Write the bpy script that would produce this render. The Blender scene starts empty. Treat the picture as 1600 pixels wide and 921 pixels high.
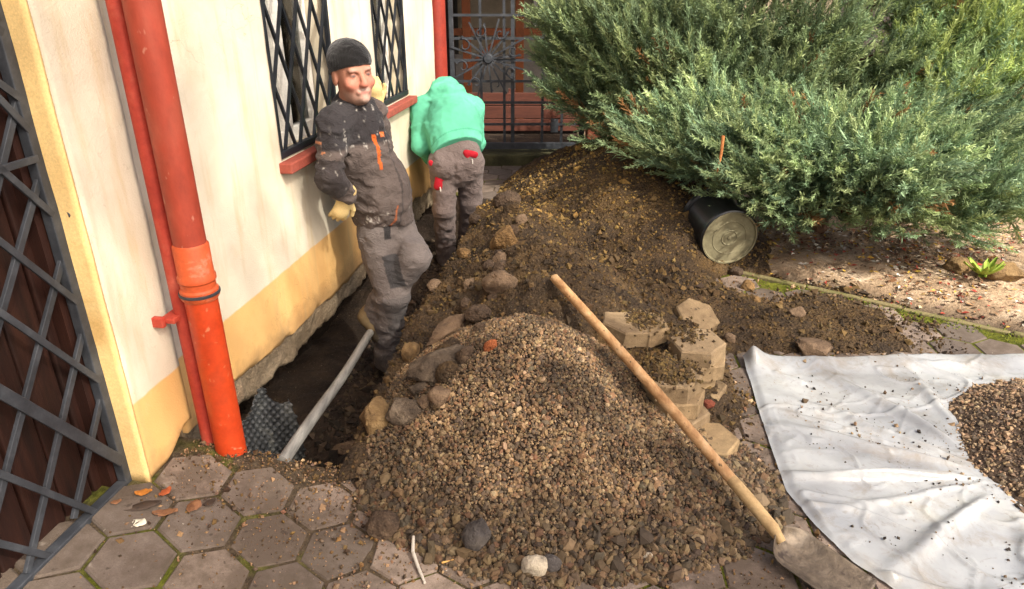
import bpy, math, random
import numpy as np
from mathutils import Vector, Matrix

# ------------------------------------------------------------------ camera, sky, sun, exposure
SC = bpy.context.scene
COL = SC.collection
R = math.radians
CAM_H = 1.65
PITCH = R(24.4)
FOC = 1104.0                     # focal length in pixels of a 1600 px wide picture
cam_d = bpy.data.cameras.new('camera'); cam = bpy.data.objects.new('camera', cam_d); COL.objects.link(cam)
cam_d.sensor_width = 36.0; cam_d.lens = 36.0 * FOC / 1600.0
cam_d.clip_start = 0.05; cam_d.clip_end = 2000.0
cam.location = (0, 0, CAM_H); cam.rotation_euler = (math.pi / 2 - PITCH, 0, 0)
SC.camera = cam

SUN_AZ = (0.72, -0.69); SUN_EL = 44.0
_l = math.hypot(*SUN_AZ); _e = R(SUN_EL)
SUN_DIR = Vector((SUN_AZ[0] / _l * math.cos(_e), SUN_AZ[1] / _l * math.cos(_e), math.sin(_e)))
world = bpy.data.worlds.new('World'); SC.world = world; world.use_nodes = True
wn = world.node_tree; bg = wn.nodes['Background']
sky = wn.nodes.new('ShaderNodeTexSky'); sky.sky_type = 'NISHITA'; sky.sun_disc = False
sky.sun_elevation = _e; sky.sun_rotation = math.atan2(SUN_AZ[0], SUN_AZ[1])
sky.air_density = 0.8; sky.dust_density = 6.0; sky.ozone_density = 0.0
wn.links.new(sky.outputs[0], bg.inputs[0]); bg.inputs[1].default_value = 0.15
sun_d = bpy.data.lights.new('sun', 'SUN'); sun_d.energy = 3.6; sun_d.angle = R(0.6); sun_d.color = (1.0, 0.95, 0.86)
sun = bpy.data.objects.new('sun', sun_d); COL.objects.link(sun); sun.location = (6, -3, 9)
sun.rotation_euler = (-SUN_DIR).to_track_quat('-Z', 'Y').to_euler()
vs = SC.view_settings
vs.view_transform = 'Standard'; vs.look = 'None'; vs.exposure = 1.08; vs.gamma = 1.0; vs.use_curve_mapping = False

# ------------------------------------------------------------------ helpers
rng = np.random.default_rng(7); random.seed(7)
CP, SP = math.cos(PITCH), math.sin(PITCH)

def ray(px, py):
    a = (px - 800) / FOC; b = (460 - py) / FOC
    return np.array([a, CP + b * SP, -SP + b * CP])

def at(px, py, Y=None, z=None):
    d = ray(px, py)
    t = Y / d[1] if Y is not None else (z - CAM_H) / d[2]
    return np.array([0, 0, CAM_H]) + d * t

def L(r, g, b):
    f = lambda c: (c / 12.92 if c <= 0.04045 else ((c + 0.055) / 1.055) ** 2.4)
    return (f(r / 255), f(g / 255), f(b / 255), 1.0)

def sstep(a, b, x):
    t = np.clip((x - a) / (b - a), 0, 1); return t * t * (3 - 2 * t)

def _hash(i, j, k, seed):
    h = (i.astype(np.uint32) * np.uint32(374761393) + j.astype(np.uint32) * np.uint32(668265263)
         + k.astype(np.uint32) * np.uint32(2147483647) + np.uint32((seed * 974634777) & 0xffffffff))
    h = (h ^ (h >> np.uint32(13))) * np.uint32(1274126177)
    h = (h ^ (h >> np.uint32(15))) * np.uint32(2246822519)
    return ((h ^ (h >> np.uint32(16))) & np.uint32(0xffff)).astype(np.float32) / 32767.5 - 1.0

def vnoise(P, seed=0):
    P = np.asarray(P, dtype=np.float32)
    f0 = np.floor(P); t = P - f0; t = t * t * (3 - 2 * t); i = f0.astype(np.int64)
    x, y, z = i[..., 0], i[..., 1], i[..., 2]
    def c(a, b, d): return _hash(x + a, y + b, z + d, seed)
    tx, ty, tz = t[..., 0], t[..., 1], t[..., 2]
    a = c(0,0,0) * (1 - tx) + c(1,0,0) * tx; b = c(0,1,0) * (1 - tx) + c(1,1,0) * tx
    d = c(0,0,1) * (1 - tx) + c(1,0,1) * tx; e = c(0,1,1) * (1 - tx) + c(1,1,1) * tx
    return (a * (1 - ty) + b * ty) * (1 - tz) + (d * (1 - ty) + e * ty) * tz

def fbm(P, octv=4, seed=0):
    P = np.asarray(P, dtype=np.float32); s = 0; a = 1.0; w = 0
    for o in range(octv):
        s = s + a * vnoise(P * (2.03 ** o) + 17.3 * o, seed + o); w += a; a *= 0.5
    return s / w

def n2(x, y, sc, octv=4, seed=0):
    return fbm(np.stack([x * sc, y * sc, np.zeros_like(x) + 0.37], -1), octv, seed)

WM = {}                                             # world matrices of everything built
def link(o, parent=None, mat=None, M=None):
    COL.objects.link(o)
    if parent is not None: o.parent = parent
    if mat is not None and o.data is not None:
        if not o.data.materials: o.data.materials.append(mat)
    WM[o.name] = (WM[parent.name] if parent is not None else Matrix.Identity(4)) @ (M or Matrix.Identity(4))
    return o

def tag(o, label=None, cat=None, group=None, kind=None):
    if label: o['label'] = label
    if cat: o['category'] = cat
    if group: o['group'] = group
    if kind: o['kind'] = kind
    return o

def empty(name, loc, rz=0.0, label=None, cat=None, group=None, kind=None):
    o = bpy.data.objects.new(name, None); o.empty_display_size = 0.1
    o.location = [float(c) for c in loc]; o.rotation_euler = (0, 0, rz)
    link(o, M=Matrix.Translation(Vector([float(c) for c in loc])) @ Matrix.Rotation(rz, 4, 'Z'))
    return tag(o, label, cat, group, kind)

def mesh_np(name, V, F, col=None, smooth=True, sharp=None):
    me = bpy.data.meshes.new(name); V = np.asarray(V, np.float32); F = np.asarray(F, np.int32)
    k = F.shape[1]
    me.vertices.add(len(V)); me.vertices.foreach_set('co', V.ravel())
    me.loops.add(F.size); me.loops.foreach_set('vertex_index', F.ravel())
    me.polygons.add(len(F)); me.polygons.foreach_set('loop_start', np.arange(0, F.size, k, dtype=np.int32))
    me.polygons.foreach_set('loop_total', np.full(len(F), k, np.int32))
    me.polygons.foreach_set('use_smooth', np.full(len(F), bool(smooth)))
    me.update(calc_edges=True); me.validate()
    if col is not None:
        a = me.color_attributes.new('Col', 'FLOAT_COLOR', 'POINT'); c = np.ones((len(V), 4), np.float32)
        c[:, :3] = np.asarray(col)[:, :3]; a.data.foreach_set('color', c.ravel())
    if sharp: me.set_sharp_from_angle(angle=R(sharp))
    return me

def put(name, V, F, mat, parent=None, col=None, smooth=True, sharp=None, local=False):
    """one mesh object; V in world space unless local"""
    V = np.asarray(V, float)
    if parent is not None and not local:
        Mi = np.array(WM[parent.name].inverted()); V = V @ Mi[:3, :3].T + Mi[:3, 3]
    o = bpy.data.objects.new(name, mesh_np(name, V, F, col, smooth, sharp))
    return link(o, parent, mat)

class MB:
    """collects solids into one polygon mesh"""
    def __init__(s): s.v = []; s.f = []
    def add(s, V, F):
        n = len(s.v); s.v += [tuple(float(c) for c in p) for p in V]; s.f += [tuple(int(i) + n for i in f) for f in F]; return s
    def box(s, c, size, rot=None):
        c = np.array(c, float); h = np.array(size, float) / 2
        V = np.array([[x, y, z] for x in (-1, 1) for y in (-1, 1) for z in (-1, 1)]) * h
        if rot is not None: V = V @ np.array(rot)[:3, :3].T
        return s.add(V + c, [(0,1,3,2), (4,6,7,5), (0,4,5,1), (2,3,7,6), (0,2,6,4), (1,5,7,3)])
    def box2(s, a, b):
        a = np.array(a, float); b = np.array(b, float); return s.box((a + b) / 2, np.abs(b - a))
    def bar(s, a, b, w, h, up=(0, 0, 1)):
        a = np.array(a, float); b = np.array(b, float); d = b - a; l = np.linalg.norm(d); d = d / l
        u = np.array(up, float); x = np.cross(u, d); x /= np.linalg.norm(x); y = np.cross(d, x)
        return s.box((a + b) / 2, (w, h, l), np.stack([x, y, d], 1))
    def tube(s, pts, rad, n=12, caps=True, flat=1.0):
        pts = np.array(pts, float); k = len(pts); rad = np.broadcast_to(np.array(rad, float), (k,))
        V = []; prev = None
        for i in range(k):
            d = pts[min(i + 1, k - 1)] - pts[max(i - 1, 0)]; d /= np.linalg.norm(d) + 1e-9
            if prev is None:
                r = np.array([0, 0, 1.0]) if abs(d[2]) < 0.9 else np.array([1.0, 0, 0])
            else: r = prev
            x = r - d * np.dot(r, d); x /= np.linalg.norm(x); prev = x; y = np.cross(d, x)
            for j in range(n):
                a = 2 * math.pi * j / n; V.append(pts[i] + rad[i] * (math.cos(a) * x + math.sin(a) * flat * y))
        F = [(i*n+j, i*n+(j+1)%n, (i+1)*n+(j+1)%n, (i+1)*n+j) for i in range(k - 1) for j in range(n)]
        if caps: F += [tuple(range(n - 1, -1, -1)), tuple((k-1)*n + j for j in range(n))]
        return s.add(V, F)
    def prism(s, poly, z0, z1, bev=0.0):
        n = len(poly); P = np.array(poly, float); c = P.mean(0)
        if bev:
            Q = c + (P - c) * (1 - bev / np.linalg.norm(P - c, axis=1).mean())
            V = [(*p, z0) for p in P] + [(*p, z1 - bev) for p in P] + [(*p, z1) for p in Q]; k = 3
        else: V = [(*p, z0) for p in P] + [(*p, z1) for p in P]; k = 2
        F = [tuple(range(n - 1, -1, -1)), tuple((k-1)*n + j for j in range(n))]
        F += [(i*n+j, i*n+(j+1)%n, (i+1)*n+(j+1)%n, (i+1)*n+j) for i in range(k - 1) for j in range(n)]
        return s.add(V, F)
    def lathe(s, prof, n=32, M=None):
        """prof: (radius, height) list about local z"""
        V = [(r * math.cos(2*math.pi*j/n), r * math.sin(2*math.pi*j/n), h) for r, h in prof for j in range(n)]
        k = len(prof); F = [(i*n+j, i*n+(j+1)%n, (i+1)*n+(j+1)%n, (i+1)*n+j) for i in range(k - 1) for j in range(n)]
        if prof[0][0] > 1e-6: F.append(tuple(range(n - 1, -1, -1)))
        if prof[-1][0] > 1e-6: F.append(tuple((k-1)*n + j for j in range(n)))
        if M is not None: V = [tuple(M @ Vector(v)) for v in V]
        return s.add(V, F)
    def build(s, name, mat, parent=None, smooth=False, sharp=35, bevel=0.0, local=False):
        V = np.array(s.v, float)
        if parent is not None and not local:
            Mi = np.array(WM[parent.name].inverted()); V = V @ Mi[:3, :3].T + Mi[:3, 3]
        me = bpy.data.meshes.new(name); me.from_pydata([tuple(p) for p in V], [], s.f); me.update()
        if smooth:
            me.polygons.foreach_set('use_smooth', np.ones(len(me.polygons), bool)); me.set_sharp_from_angle(angle=R(sharp))
        o = bpy.data.objects.new(name, me); link(o, parent, mat)
        if bevel:
            b = o.modifiers.new('bevel', 'BEVEL'); b.width = bevel; b.segments = 2; b.limit_method = 'ANGLE'; b.angle_limit = R(40)
        return o

def grid_faces(nx, ny, mask=None):
    i, j = np.meshgrid(np.arange(nx - 1), np.arange(ny - 1), indexing='ij')
    if mask is not None: i, j = i[mask], j[mask]
    i = i.ravel(); j = j.ravel()
    return np.stack([i*ny + j, (i+1)*ny + j, (i+1)*ny + j + 1, i*ny + j + 1], 1)

def compact(V, F):
    u, inv = np.unique(F, return_inverse=True); return V[u], inv.reshape(F.shape)

# ------------------------------------------------------------------ procedural materials
def new_mat(name):
    m = bpy.data.materials.new(name); m.use_nodes = True; nt = m.node_tree
    return m, nt, nt.nodes['Principled BSDF']

def nd(nt, typ, **kw):
    n = nt.nodes.new(typ)
    for k, v in kw.items():
        if k in n.inputs: n.inputs[k].default_value = v
        else: setattr(n, k, v)
    return n

def ramp(nt, src, stops, interp='LINEAR'):
    r = nt.nodes.new('ShaderNodeValToRGB'); r.color_ramp.interpolation = interp; e = r.color_ramp.elements
    while len(e) < len(stops): e.new(0.5)
    for q, (p, c) in zip(e, stops):
        q.position = p; q.color = c if hasattr(c, '__len__') else (c, c, c, 1)
    nt.links.new(src, r.inputs[0]); return r.outputs[0]

def mix(nt, fac, a, b, typ='MIX'):
    m = nt.nodes.new('ShaderNodeMix'); m.data_type = 'RGBA'; m.blend_type = typ
    for s, v in ((0, fac), (6, a), (7, b)):
        if isinstance(v, bpy.types.NodeSocket): nt.links.new(v, m.inputs[s])
        else: m.inputs[s].default_value = v
    return m.outputs[2]

def math_(nt, op, a, b=0.0):
    m = nt.nodes.new('ShaderNodeMath'); m.operation = op
    for s, v in ((0, a), (1, b)):
        if isinstance(v, bpy.types.NodeSocket): nt.links.new(v, m.inputs[s])
        else: m.inputs[s].default_value = v
    return m.outputs[0]

def coords(nt, jitter=True, scale=(1, 1, 1)):
    """object coordinates, shifted per object so that no two copies show the same grain"""
    tc = nt.nodes.new('ShaderNodeTexCoord'); mp = nt.nodes.new('ShaderNodeMapping'); nt.links.new(tc.outputs['Object'], mp.inputs[0])
    mp.inputs['Scale'].default_value = scale
    if jitter:
        oi = nt.nodes.new('ShaderNodeObjectInfo'); v = nt.nodes.new('ShaderNodeVectorMath'); v.operation = 'SCALE'
        v.inputs[0].default_value = (37.0, 71.0, 53.0); nt.links.new(oi.outputs['Random'], v.inputs['Scale'])
        nt.links.new(v.outputs[0], mp.inputs['Location'])
    return mp.outputs[0]

def noise(nt, vec, scale, detail=5.0, rough=0.6, dist=0.0):
    n = nd(nt, 'ShaderNodeTexNoise', Scale=scale, Detail=detail, Roughness=rough, Distortion=dist)
    nt.links.new(vec, n.inputs['Vector']); return n.outputs['Fac']

def bump(nt, bsdf, h, strength=0.4, dist=0.01):
    b = nd(nt, 'ShaderNodeBump', Strength=strength, Distance=dist); nt.links.new(h, b.inputs['Height'])
    nt.links.new(b.outputs[0], bsdf.inputs['Normal']); return b

def obj_random(nt, col, amount):
    oi = nt.nodes.new('ShaderNodeObjectInfo'); h = nt.nodes.new('ShaderNodeHueSaturation')
    v = math_(nt, 'MULTIPLY_ADD', oi.outputs['Random'], amount * 2); v.node.inputs[2].default_value = 1 - amount
    nt.links.new(v, h.inputs['Value']); nt.links.new(col, h.inputs['Color']); return h.outputs[0]

def grainy(name, c1, c2, c3=None, scale=6, fine=60, rough=0.85, bmp=0.5, bdist=0.01, rnd=0.0, speck=None, spec=0.3, vec_scale=(1,1,1), metal=0.0, sp_scale=140):
    m, nt, b = new_mat(name); v = coords(nt, scale=vec_scale)
    n1 = noise(nt, v, scale, 6, 0.62, 0.3); nf = noise(nt, v, fine, 4, 0.7)
    col = ramp(nt, n1, [(0.30, c1), (0.52, c2), (0.72, c3 or c2)])
    col = mix(nt, 0.55, col, ramp(nt, nf, [(0.25, 0.45), (0.75, 1.0)]), 'MULTIPLY')
    if speck:
        ns = noise(nt, v, sp_scale, 2, 0.5); col = mix(nt, ramp(nt, ns, [(0.66, 0.0), (0.72, 1.0)]), col, speck)
    if rnd: col = obj_random(nt, col, rnd)
    nt.links.new(col, b.inputs['Base Color']); b.inputs['Roughness'].default_value = rough
    b.inputs['Specular IOR Level'].default_value = spec; b.inputs['Metallic'].default_value = metal
    bump(nt, b, math_(nt, 'ADD', n1, math_(nt, 'MULTIPLY', nf, 0.5)), bmp, bdist)
    return m

def vcol(name, rough=0.9, fine=200, amt=0.35, bmp=0.3, bdist=0.002, spec=0.2, transl=0.0, sheen=0.0):
    """per-vertex natural colour times a fine grain"""
    m, nt, b = new_mat(name); a = nd(nt, 'ShaderNodeAttribute', attribute_name='Col'); v = coords(nt, False)
    nf = noise(nt, v, fine, 4, 0.65)
    col = mix(nt, amt, a.outputs['Color'], ramp(nt, nf, [(0.2, 0.25), (0.75, 1.0)]), 'MULTIPLY')
    nt.links.new(col, b.inputs['Base Color']); b.inputs['Roughness'].default_value = rough; b.inputs['Specular IOR Level'].default_value = spec
    if sheen: b.inputs['Sheen Weight'].default_value = sheen
    bump(nt, b, nf, bmp, bdist)
    if transl:
        t = nt.nodes.new('ShaderNodeBsdfTranslucent'); nt.links.new(col, t.inputs['Color'])
        s = nd(nt, 'ShaderNodeMixShader', Fac=transl); nt.links.new(b.outputs[0], s.inputs[1]); nt.links.new(t.outputs[0], s.inputs[2])
        nt.links.new(s.outputs[0], nt.nodes['Material Output'].inputs['Surface'])
    return m
# ------------------------------------------------------------------ terrain functions (world metres)
TH = R(9.4); U = np.array([math.sin(TH), math.cos(TH)]); N = np.array([math.cos(TH), -math.sin(TH)]); O2 = np.array([-1.18, 2.12])
def sd(x, y): return (x - O2[0]) * U[0] + (y - O2[1]) * U[1], (x - O2[0]) * N[0] + (y - O2[1]) * N[1]
def W(s, d, z): return np.array([O2[0] + U[0]*s + N[0]*d, O2[1] + U[1]*s + N[1]*d, z])

def smax(a, b, k=0.06):
    h = np.clip(0.5 + 0.5 * (a - b) / k, 0, 1); return b * (1 - h) + a * h + k * h * (1 - h)

def pave_z(x, y):                                   # the paving rises a little towards the door step
    s, d = sd(x, y); return 0.150 * (1 - sstep(-0.15, 0.75, d)) * (1 - sstep(-0.05, 0.35, s))

def trench_mask(x, y):
    s, d = sd(x, y); w = 0.50 + 0.05 * n2(x, y, 3.1, 3, 5)
    e = 0.03 + 0.05 * n2(x, y, 6.0, 3, 9)
    near = sstep(e - 0.05 + 0.14 * np.clip(d, 0, 1), e + 0.05 + 0.14 * np.clip(d, 0, 1), s)
    return (1 - sstep(w - 0.03, w + 0.10, d)) * near * (1 - sstep(3.3, 3.6, s))

def floor_z(x, y):
    s, d = sd(x, y)
    return -0.42 + 0.14 * sstep(1.7, 2.7, s) + 0.06 * n2(x, y, 4, 4, 3) + 0.03 * np.abs(n2(x, y, 13, 3, 4))

def cone(x, y, cx, cy, rx, ry, rot, h, soft=0.12):
    dx, dy = x - cx, y - cy; c, s = math.cos(rot), math.sin(rot)
    r = np.sqrt(((dx*c + dy*s) / rx)**2 + ((-dx*s + dy*c) / ry)**2 + soft**2) - soft
    return h * (1 - r)

def gravel_z(x, y):
    z = cone(x, y, 0.06, 2.46, 0.68, 0.76, 0.0, 0.41, 0.14)
    z = smax(z, cone(x, y, 0.28, 2.05, 0.56, 0.40, -0.1, 0.17, 0.2), 0.08)
    z = z + 0.016 * n2(x, y, 6, 3, 21) + 0.006 * n2(x, y, 30, 2, 22)
    s, d = sd(x, y); w = 0.56 + 0.06 * n2(x, y, 3.1, 3, 5)
    return z - 0.5 * (1 - sstep(w - 0.08, w + 0.06, d)) * sstep(-0.05, 0.1, s)

def soil_z(x, y):
    z = cone(x, y, 0.15, 3.05, 0.76, 0.98, 0.25, 0.49, 0.12)
    z = smax(z, cone(x, y, 0.84, 5.20, 0.80, 1.65, 0.05, 0.52, 0.2), 0.10)
    z = smax(z, cone(x, y, 0.02, 3.95, 0.60, 1.25, 0.12, 0.33, 0.2), 0.08)
    z = smax(z, cone(x, y, -0.36, 2.85, 0.40, 0.85, 0.0, 0.20, 0.2), 0.05)
    z = smax(z, cone(x, y, 0.72, 3.75, 0.58, 0.62, 0.0, 0.14, 0.3), 0.08)
    z = smax(z, cone(x, y, 1.60, 3.15, 1.25, 0.62, -0.55, 0.022, 0.5) - 0.02 * sstep(-0.2, 0.0, curb_d(x, y)), 0.02)
    z = smax(z, cone(x, y, -0.60, 2.13, 0.36, 0.13, -0.1, 0.045, 0.3), 0.03)
    z = z - 0.16 * np.exp(-((x - 1.30) / 0.24) ** 2 - ((y - 3.86) / 0.24) ** 2)
    z = z - 0.06 * sstep(0.95, 1.08, x) * sstep(3.02, 2.88, y)
    lump = 0.055 * n2(x, y, 4.5, 4, 31) + (0.045 + 0.04 * (1 - sstep(0.0, 0.4, x))) * np.abs(n2(x, y, 9, 3, 32)) + 0.016 * n2(x, y, 24, 3, 33)
    z = z + lump * (0.30 + 0.70 * sstep(0.0, 0.12, z))
    s, d = sd(x, y)
    w = 0.50 + 0.05 * n2(x, y, 3.1, 3, 5)
    k = (1 - sstep(w - 0.07, w + 0.07, d)) * (1 - sstep(3.2, 3.6, s))
    return z * (1 - k) + (floor_z(x, y) - 0.05) * k

def heap2_z(x, y):
    return cone(x, y, 2.29, 1.97, 0.52, 0.62, 0.3, 0.24, 0.15) + 0.012 * n2(x, y, 8, 3, 41)

CURB_A = np.array([2.56, 3.14]); CURB_B = np.array([1.79, 3.68])
_cd = (CURB_B - CURB_A) / np.linalg.norm(CURB_B - CURB_A); _cn = np.array([-_cd[1], _cd[0]])
if _cn[1] < 0: _cn = -_cn
def curb_d(x, y): return np.where(np.asarray(x) < 0.75, -1.0, (x - CURB_A[0]) * _cn[0] + (y - CURB_A[1]) * _cn[1])      # > 0 on the planted side

# ------------------------------------------------------------------ ground sheet with the trench dug into it
def spaced(lo, hi, a, b, step):
    mid = np.arange(a, b + 1e-6, step); k = np.arange(1, 15)
    g = step * (1.75 ** k)
    left = a - np.cumsum(g); right = b + np.cumsum(g)
    return np.concatenate([[lo], left[left > lo][::-1], mid, right[right < hi], [hi]])

gx = spaced(-300, 300, -1.5, 3.6, 0.028); gy = spaced(-300, 500, 1.2, 6.0, 0.028)
X, Y = np.meshgrid(gx, gy, indexing='ij')
near = (np.abs(X) < 6) & (np.abs(Y - 3) < 6)
tm = trench_mask(X, Y)
Z = np.where(near, -0.035 + 0.010 * n2(X, Y, 5, 4, 1) , -0.04)
Z = Z * (1 - tm) + floor_z(X, Y) * tm
bed = sstep(0.02, 0.25, curb_d(X, Y)) * near * (Y > 2)
Z = Z + bed * (0.045 + 0.05 * n2(X, Y, 2.2, 4, 2) + 0.02 * np.abs(n2(X, Y, 14, 3, 6)))
mat_ground = None
def soil_mat(name, c1, c2, c3, damp=0.8, sc=5, bmp=0.9, bd=0.02):
    m, nt, b = new_mat(name); v = coords(nt, False)
    n1 = noise(nt, v, sc, 8, 0.65, 0.4); nf = noise(nt, v, 55, 5, 0.7); vo = nd(nt, 'ShaderNodeTexVoronoi', Scale=70.0); nt.links.new(v, vo.inputs['Vector'])
    col = ramp(nt, n1, [(0.32, c1), (0.5, c2), (0.68, c3)])
    col = mix(nt, 0.6, col, ramp(nt, nf, [(0.28, 0.35), (0.7, 1.0)]), 'MULTIPLY')
    col = mix(nt, ramp(nt, noise(nt, v, 130, 2, 0.5), [(0.68, 0.0), (0.74, 0.7)]), col, L(150, 135, 110))
    nt.links.new(col, b.inputs['Base Color']); b.inputs['Roughness'].default_value = damp; b.inputs['Specular IOR Level'].default_value = 0.25
    h = math_(nt, 'ADD', nf, math_(nt, 'MULTIPLY', vo.outputs['Distance'], -0.6)); bump(nt, b, h, bmp, bd)
    return m
M_soil_dark = soil_mat('dark_soil', L(66, 54, 43), L(88, 72, 56), L(112, 92, 70))
M_soil_bed = soil_mat('dry_soil', L(128, 104, 80), L(160, 134, 104), L(188, 162, 130), 0.95, 4, 1.0, 0.03)

def add_ground():
    m, nt, b = new_mat('ground_soil'); v = coords(nt, False)
    n1 = noise(nt, v, 5, 8, 0.65, 0.4); nf = noise(nt, v, 55, 5, 0.7); n0 = noise(nt, v, 1.3, 4, 0.6)
    dark = ramp(nt, n1, [(0.32, L(40, 33, 27)), (0.5, L(58, 47, 38)), (0.68, L(76, 62, 48))])
    dry = ramp(nt, n1, [(0.3, L(132, 108, 84)), (0.5, L(180, 154, 124)), (0.7, L(208, 186, 158))])
    at_ = nd(nt, 'ShaderNodeAttribute', attribute_name='Col')
    col = mix(nt, at_.outputs['Fac'], dark, dry)
    col = mix(nt, 0.6, col, ramp(nt, nf, [(0.28, 0.35), (0.7, 1.0)]), 'MULTIPLY')
    col = mix(nt, ramp(nt, noise(nt, v, 130, 2, 0.5), [(0.68, 0.0), (0.74, 0.7)]), col, L(150, 135, 110))
    nt.links.new(col, b.inputs['Base Color']); b.inputs['Roughness'].default_value = 0.9; b.inputs['Specular IOR Level'].default_value = 0.2
    bump(nt, b, nf, 0.9, 0.02)
    V = np.stack([X, Y, Z], -1).reshape(-1, 3); c = np.repeat(bed.reshape(-1, 1), 3, 1)
    o = put('ground', V, grid_faces(*X.shape), m, col=c); tag(o, kind='structure'); return o
ground = add_ground()

# ------------------------------------------------------------------ paving: joint bed and single hexagonal pavers
def add_pavement():
    m, nt, b = new_mat('mossy_joint_sand'); v = coords(nt, False)
    n0 = noise(nt, v, 2.6, 3, 0.55); n1 = noise(nt, v, 28, 5, 0.7)
    sand = ramp(nt, n1, [(0.3, L(58, 48, 38)), (0.7, L(104, 90, 72))]); moss = ramp(nt, n1, [(0.3, L(62, 68, 20)), (0.7, L(118, 122, 38))])
    at_ = nd(nt, 'ShaderNodeAttribute', attribute_name='Col')
    f = ramp(nt, math_(nt, 'ADD', n0, math_(nt, 'MULTIPLY', at_.outputs['Fac'], 0.16)), [(0.50, 0.0), (0.60, 0.9)])
    nt.links.new(mix(nt, f, sand, moss), b.inputs['Base Color']); b.inputs['Roughness'].default_value = 0.95; b.inputs['Specular IOR Level'].default_value = 0.1
    bump(nt, b, noise(nt, v, 90, 5, 0.7), 1.0, 0.02)
    xs = np.arange(-1.75, 3.6, 0.03); ys = np.arange(0.7, 7.0, 0.03); x, y = np.meshgrid(xs, ys, indexing='ij')
    z = pave_z(x, y) - 0.0075 + 0.004 * n2(x, y, 9, 3, 8)
    s, d = sd(x, y); ok = (curb_d(x, y) < 0.0) & ((trench_mask(x, y) < 0.03)) & (d > -0.2)
    fm = ok[:-1, :-1] & ok[1:, :-1] & ok[1:, 1:] & ok[:-1, 1:]
    cc = np.repeat(sstep(-0.3, 1.4, x).reshape(-1, 1), 3, 1)
    V = np.stack([x, y, z], -1).reshape(-1, 3); F = grid_faces(*x.shape, mask=fm); u, inv = np.unique(F, return_inverse=True)
    o = put('pavement', V[u], inv.reshape(F.shape), m, col=cc[u]); tag(o, kind='structure'); return o
pavement = add_pavement()

def paver_mat(name, base, warm, dirt, dirt_amt):
    m, nt, b = new_mat(name); v = coords(nt)
    n0 = noise(nt, v, 5, 5, 0.6, 0.5); n1 = noise(nt, v, 22, 5, 0.7); nf = noise(nt, v, 230, 3, 0.7)
    oi = nt.nodes.new('ShaderNodeObjectInfo')
    col = mix(nt, oi.outputs['Random'], base, warm)
    col = mix(nt, 0.7, col, ramp(nt, nf, [(0.25, 0.55), (0.72, 1.05)]), 'MULTIPLY')
    tc = nt.nodes.new('ShaderNodeNewGeometry'); wv = nt.nodes.new('ShaderNodeMapping'); nt.links.new(tc.outputs['Position'], wv.inputs[0])
    nw = noise(nt, wv.outputs[0], 2.1, 5, 0.65)
    fd = ramp(nt, math_(nt, 'ADD', math_(nt, 'MULTIPLY', nw, 0.75), math_(nt, 'MULTIPLY', n1, 0.35)), [(0.48 - dirt_amt, 0.0), (0.66 - dirt_amt * 0.5, 0.85)])
    col = mix(nt, fd, col, dirt)
    col = mix(nt, ramp(nt, noise(nt, v, 60, 2, 0.5), [(0.74, 0.0), (0.79, 0.5)]), col, L(190, 180, 164))
    col = mix(nt, ramp(nt, n0, [(0.66, 0.0), (0.74, 0.35)]), col, L(196, 184, 168))
    col = mix(nt, ramp(nt, noise(nt, v, 34, 2, 0.5), [(0.68, 0.0), (0.73, 0.7)]), col, L(58, 48, 40))
    nt.links.new(col, b.inputs['Base Color']); b.inputs['Roughness'].default_value = 0.88; b.inputs['Specular IOR Level'].default_value = 0.25
    bump(nt, b, math_(nt, 'ADD', nf, n1), 0.5, 0.006); return m
M_paver = paver_mat('concrete_paver', L(106, 96, 88), L(160, 141, 126), L(76, 65, 54), 0.09)

def hexagon(r, rot=0.0, jit=0.0, seed=0):
    rr = random.Random(seed)
    return [((r + rr.uniform(-jit, jit)) * math.cos(R(60*k + 30) + rot), (r + rr.uniform(-jit, jit)) * math.sin(R(60*k + 30) + rot)) for k in range(6)]

PITCH_H = 0.2165; HROT = R(-4)
hex_meshes = []
for k in range(6):
    mb = MB(); mb.prism(hexagon(PITCH_H / math.sqrt(3) - 0.0055, HROT, 0.0022, k), -0.06, 0.0, 0.006)
    me = bpy.data.meshes.new('paver'); me.from_pydata(mb.v, [], mb.f); me.materials.append(M_paver); hex_meshes.append(me)
a1 = PITCH_H * np.array([math.cos(HROT), math.sin(HROT)]); a2 = PITCH_H * np.array([math.cos(HROT + R(60)), math.sin(HROT + R(60))])
H0 = np.array([-0.978, 1.723]); n_pav = 0
for i in range(-30, 34):
    for j in range(-8, 28):
        p = H0 + i * a1 + j * a2
        if not (-1.6 < p[0] < 3.1 and 1.15 < p[1] < 6.7): continue
        s, d = sd(p[0], p[1])
        if d < 0.085 - (0.25 if s < -0.3 else 0) or curb_d(p[0], p[1]) > -0.10: continue
        px = 800 + FOC * p[0] / (p[1] * CP + CAM_H * SP)
        if px < -80 or px > 1720: continue
        ring = [p + 0.115 * np.array([math.cos(t), math.sin(t)]) for t in np.linspace(0, 6.28, 9)]
        ra = np.array(ring); cov = np.maximum(soil_z(ra[:, 0], ra[:, 1]), gravel_z(ra[:, 0], ra[:, 1]))
        if trench_mask(ra[:, 0], ra[:, 1]).max() > 0.30 or (cov > 0.012).all(): continue
        o = bpy.data.objects.new('paver', hex_meshes[(i * 7 + j * 3) % 6]); o.parent = pavement; COL.objects.link(o)
        o.location = (p[0], p[1], float(pave_z(p[0], p[1])) + random.uniform(-0.003, 0.003))
        e_ = 0.05; gx_ = float(pave_z(p[0] + e_, p[1]) - pave_z(p[0] - e_, p[1])) / (2 * e_); gy_ = float(pave_z(p[0], p[1] + e_) - pave_z(p[0], p[1] - e_)) / (2 * e_)
        o.rotation_euler = (random.uniform(-0.012, 0.012) + math.atan(gy_), random.uniform(-0.012, 0.012) - math.atan(gx_), 0)
        n_pav += 1
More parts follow.
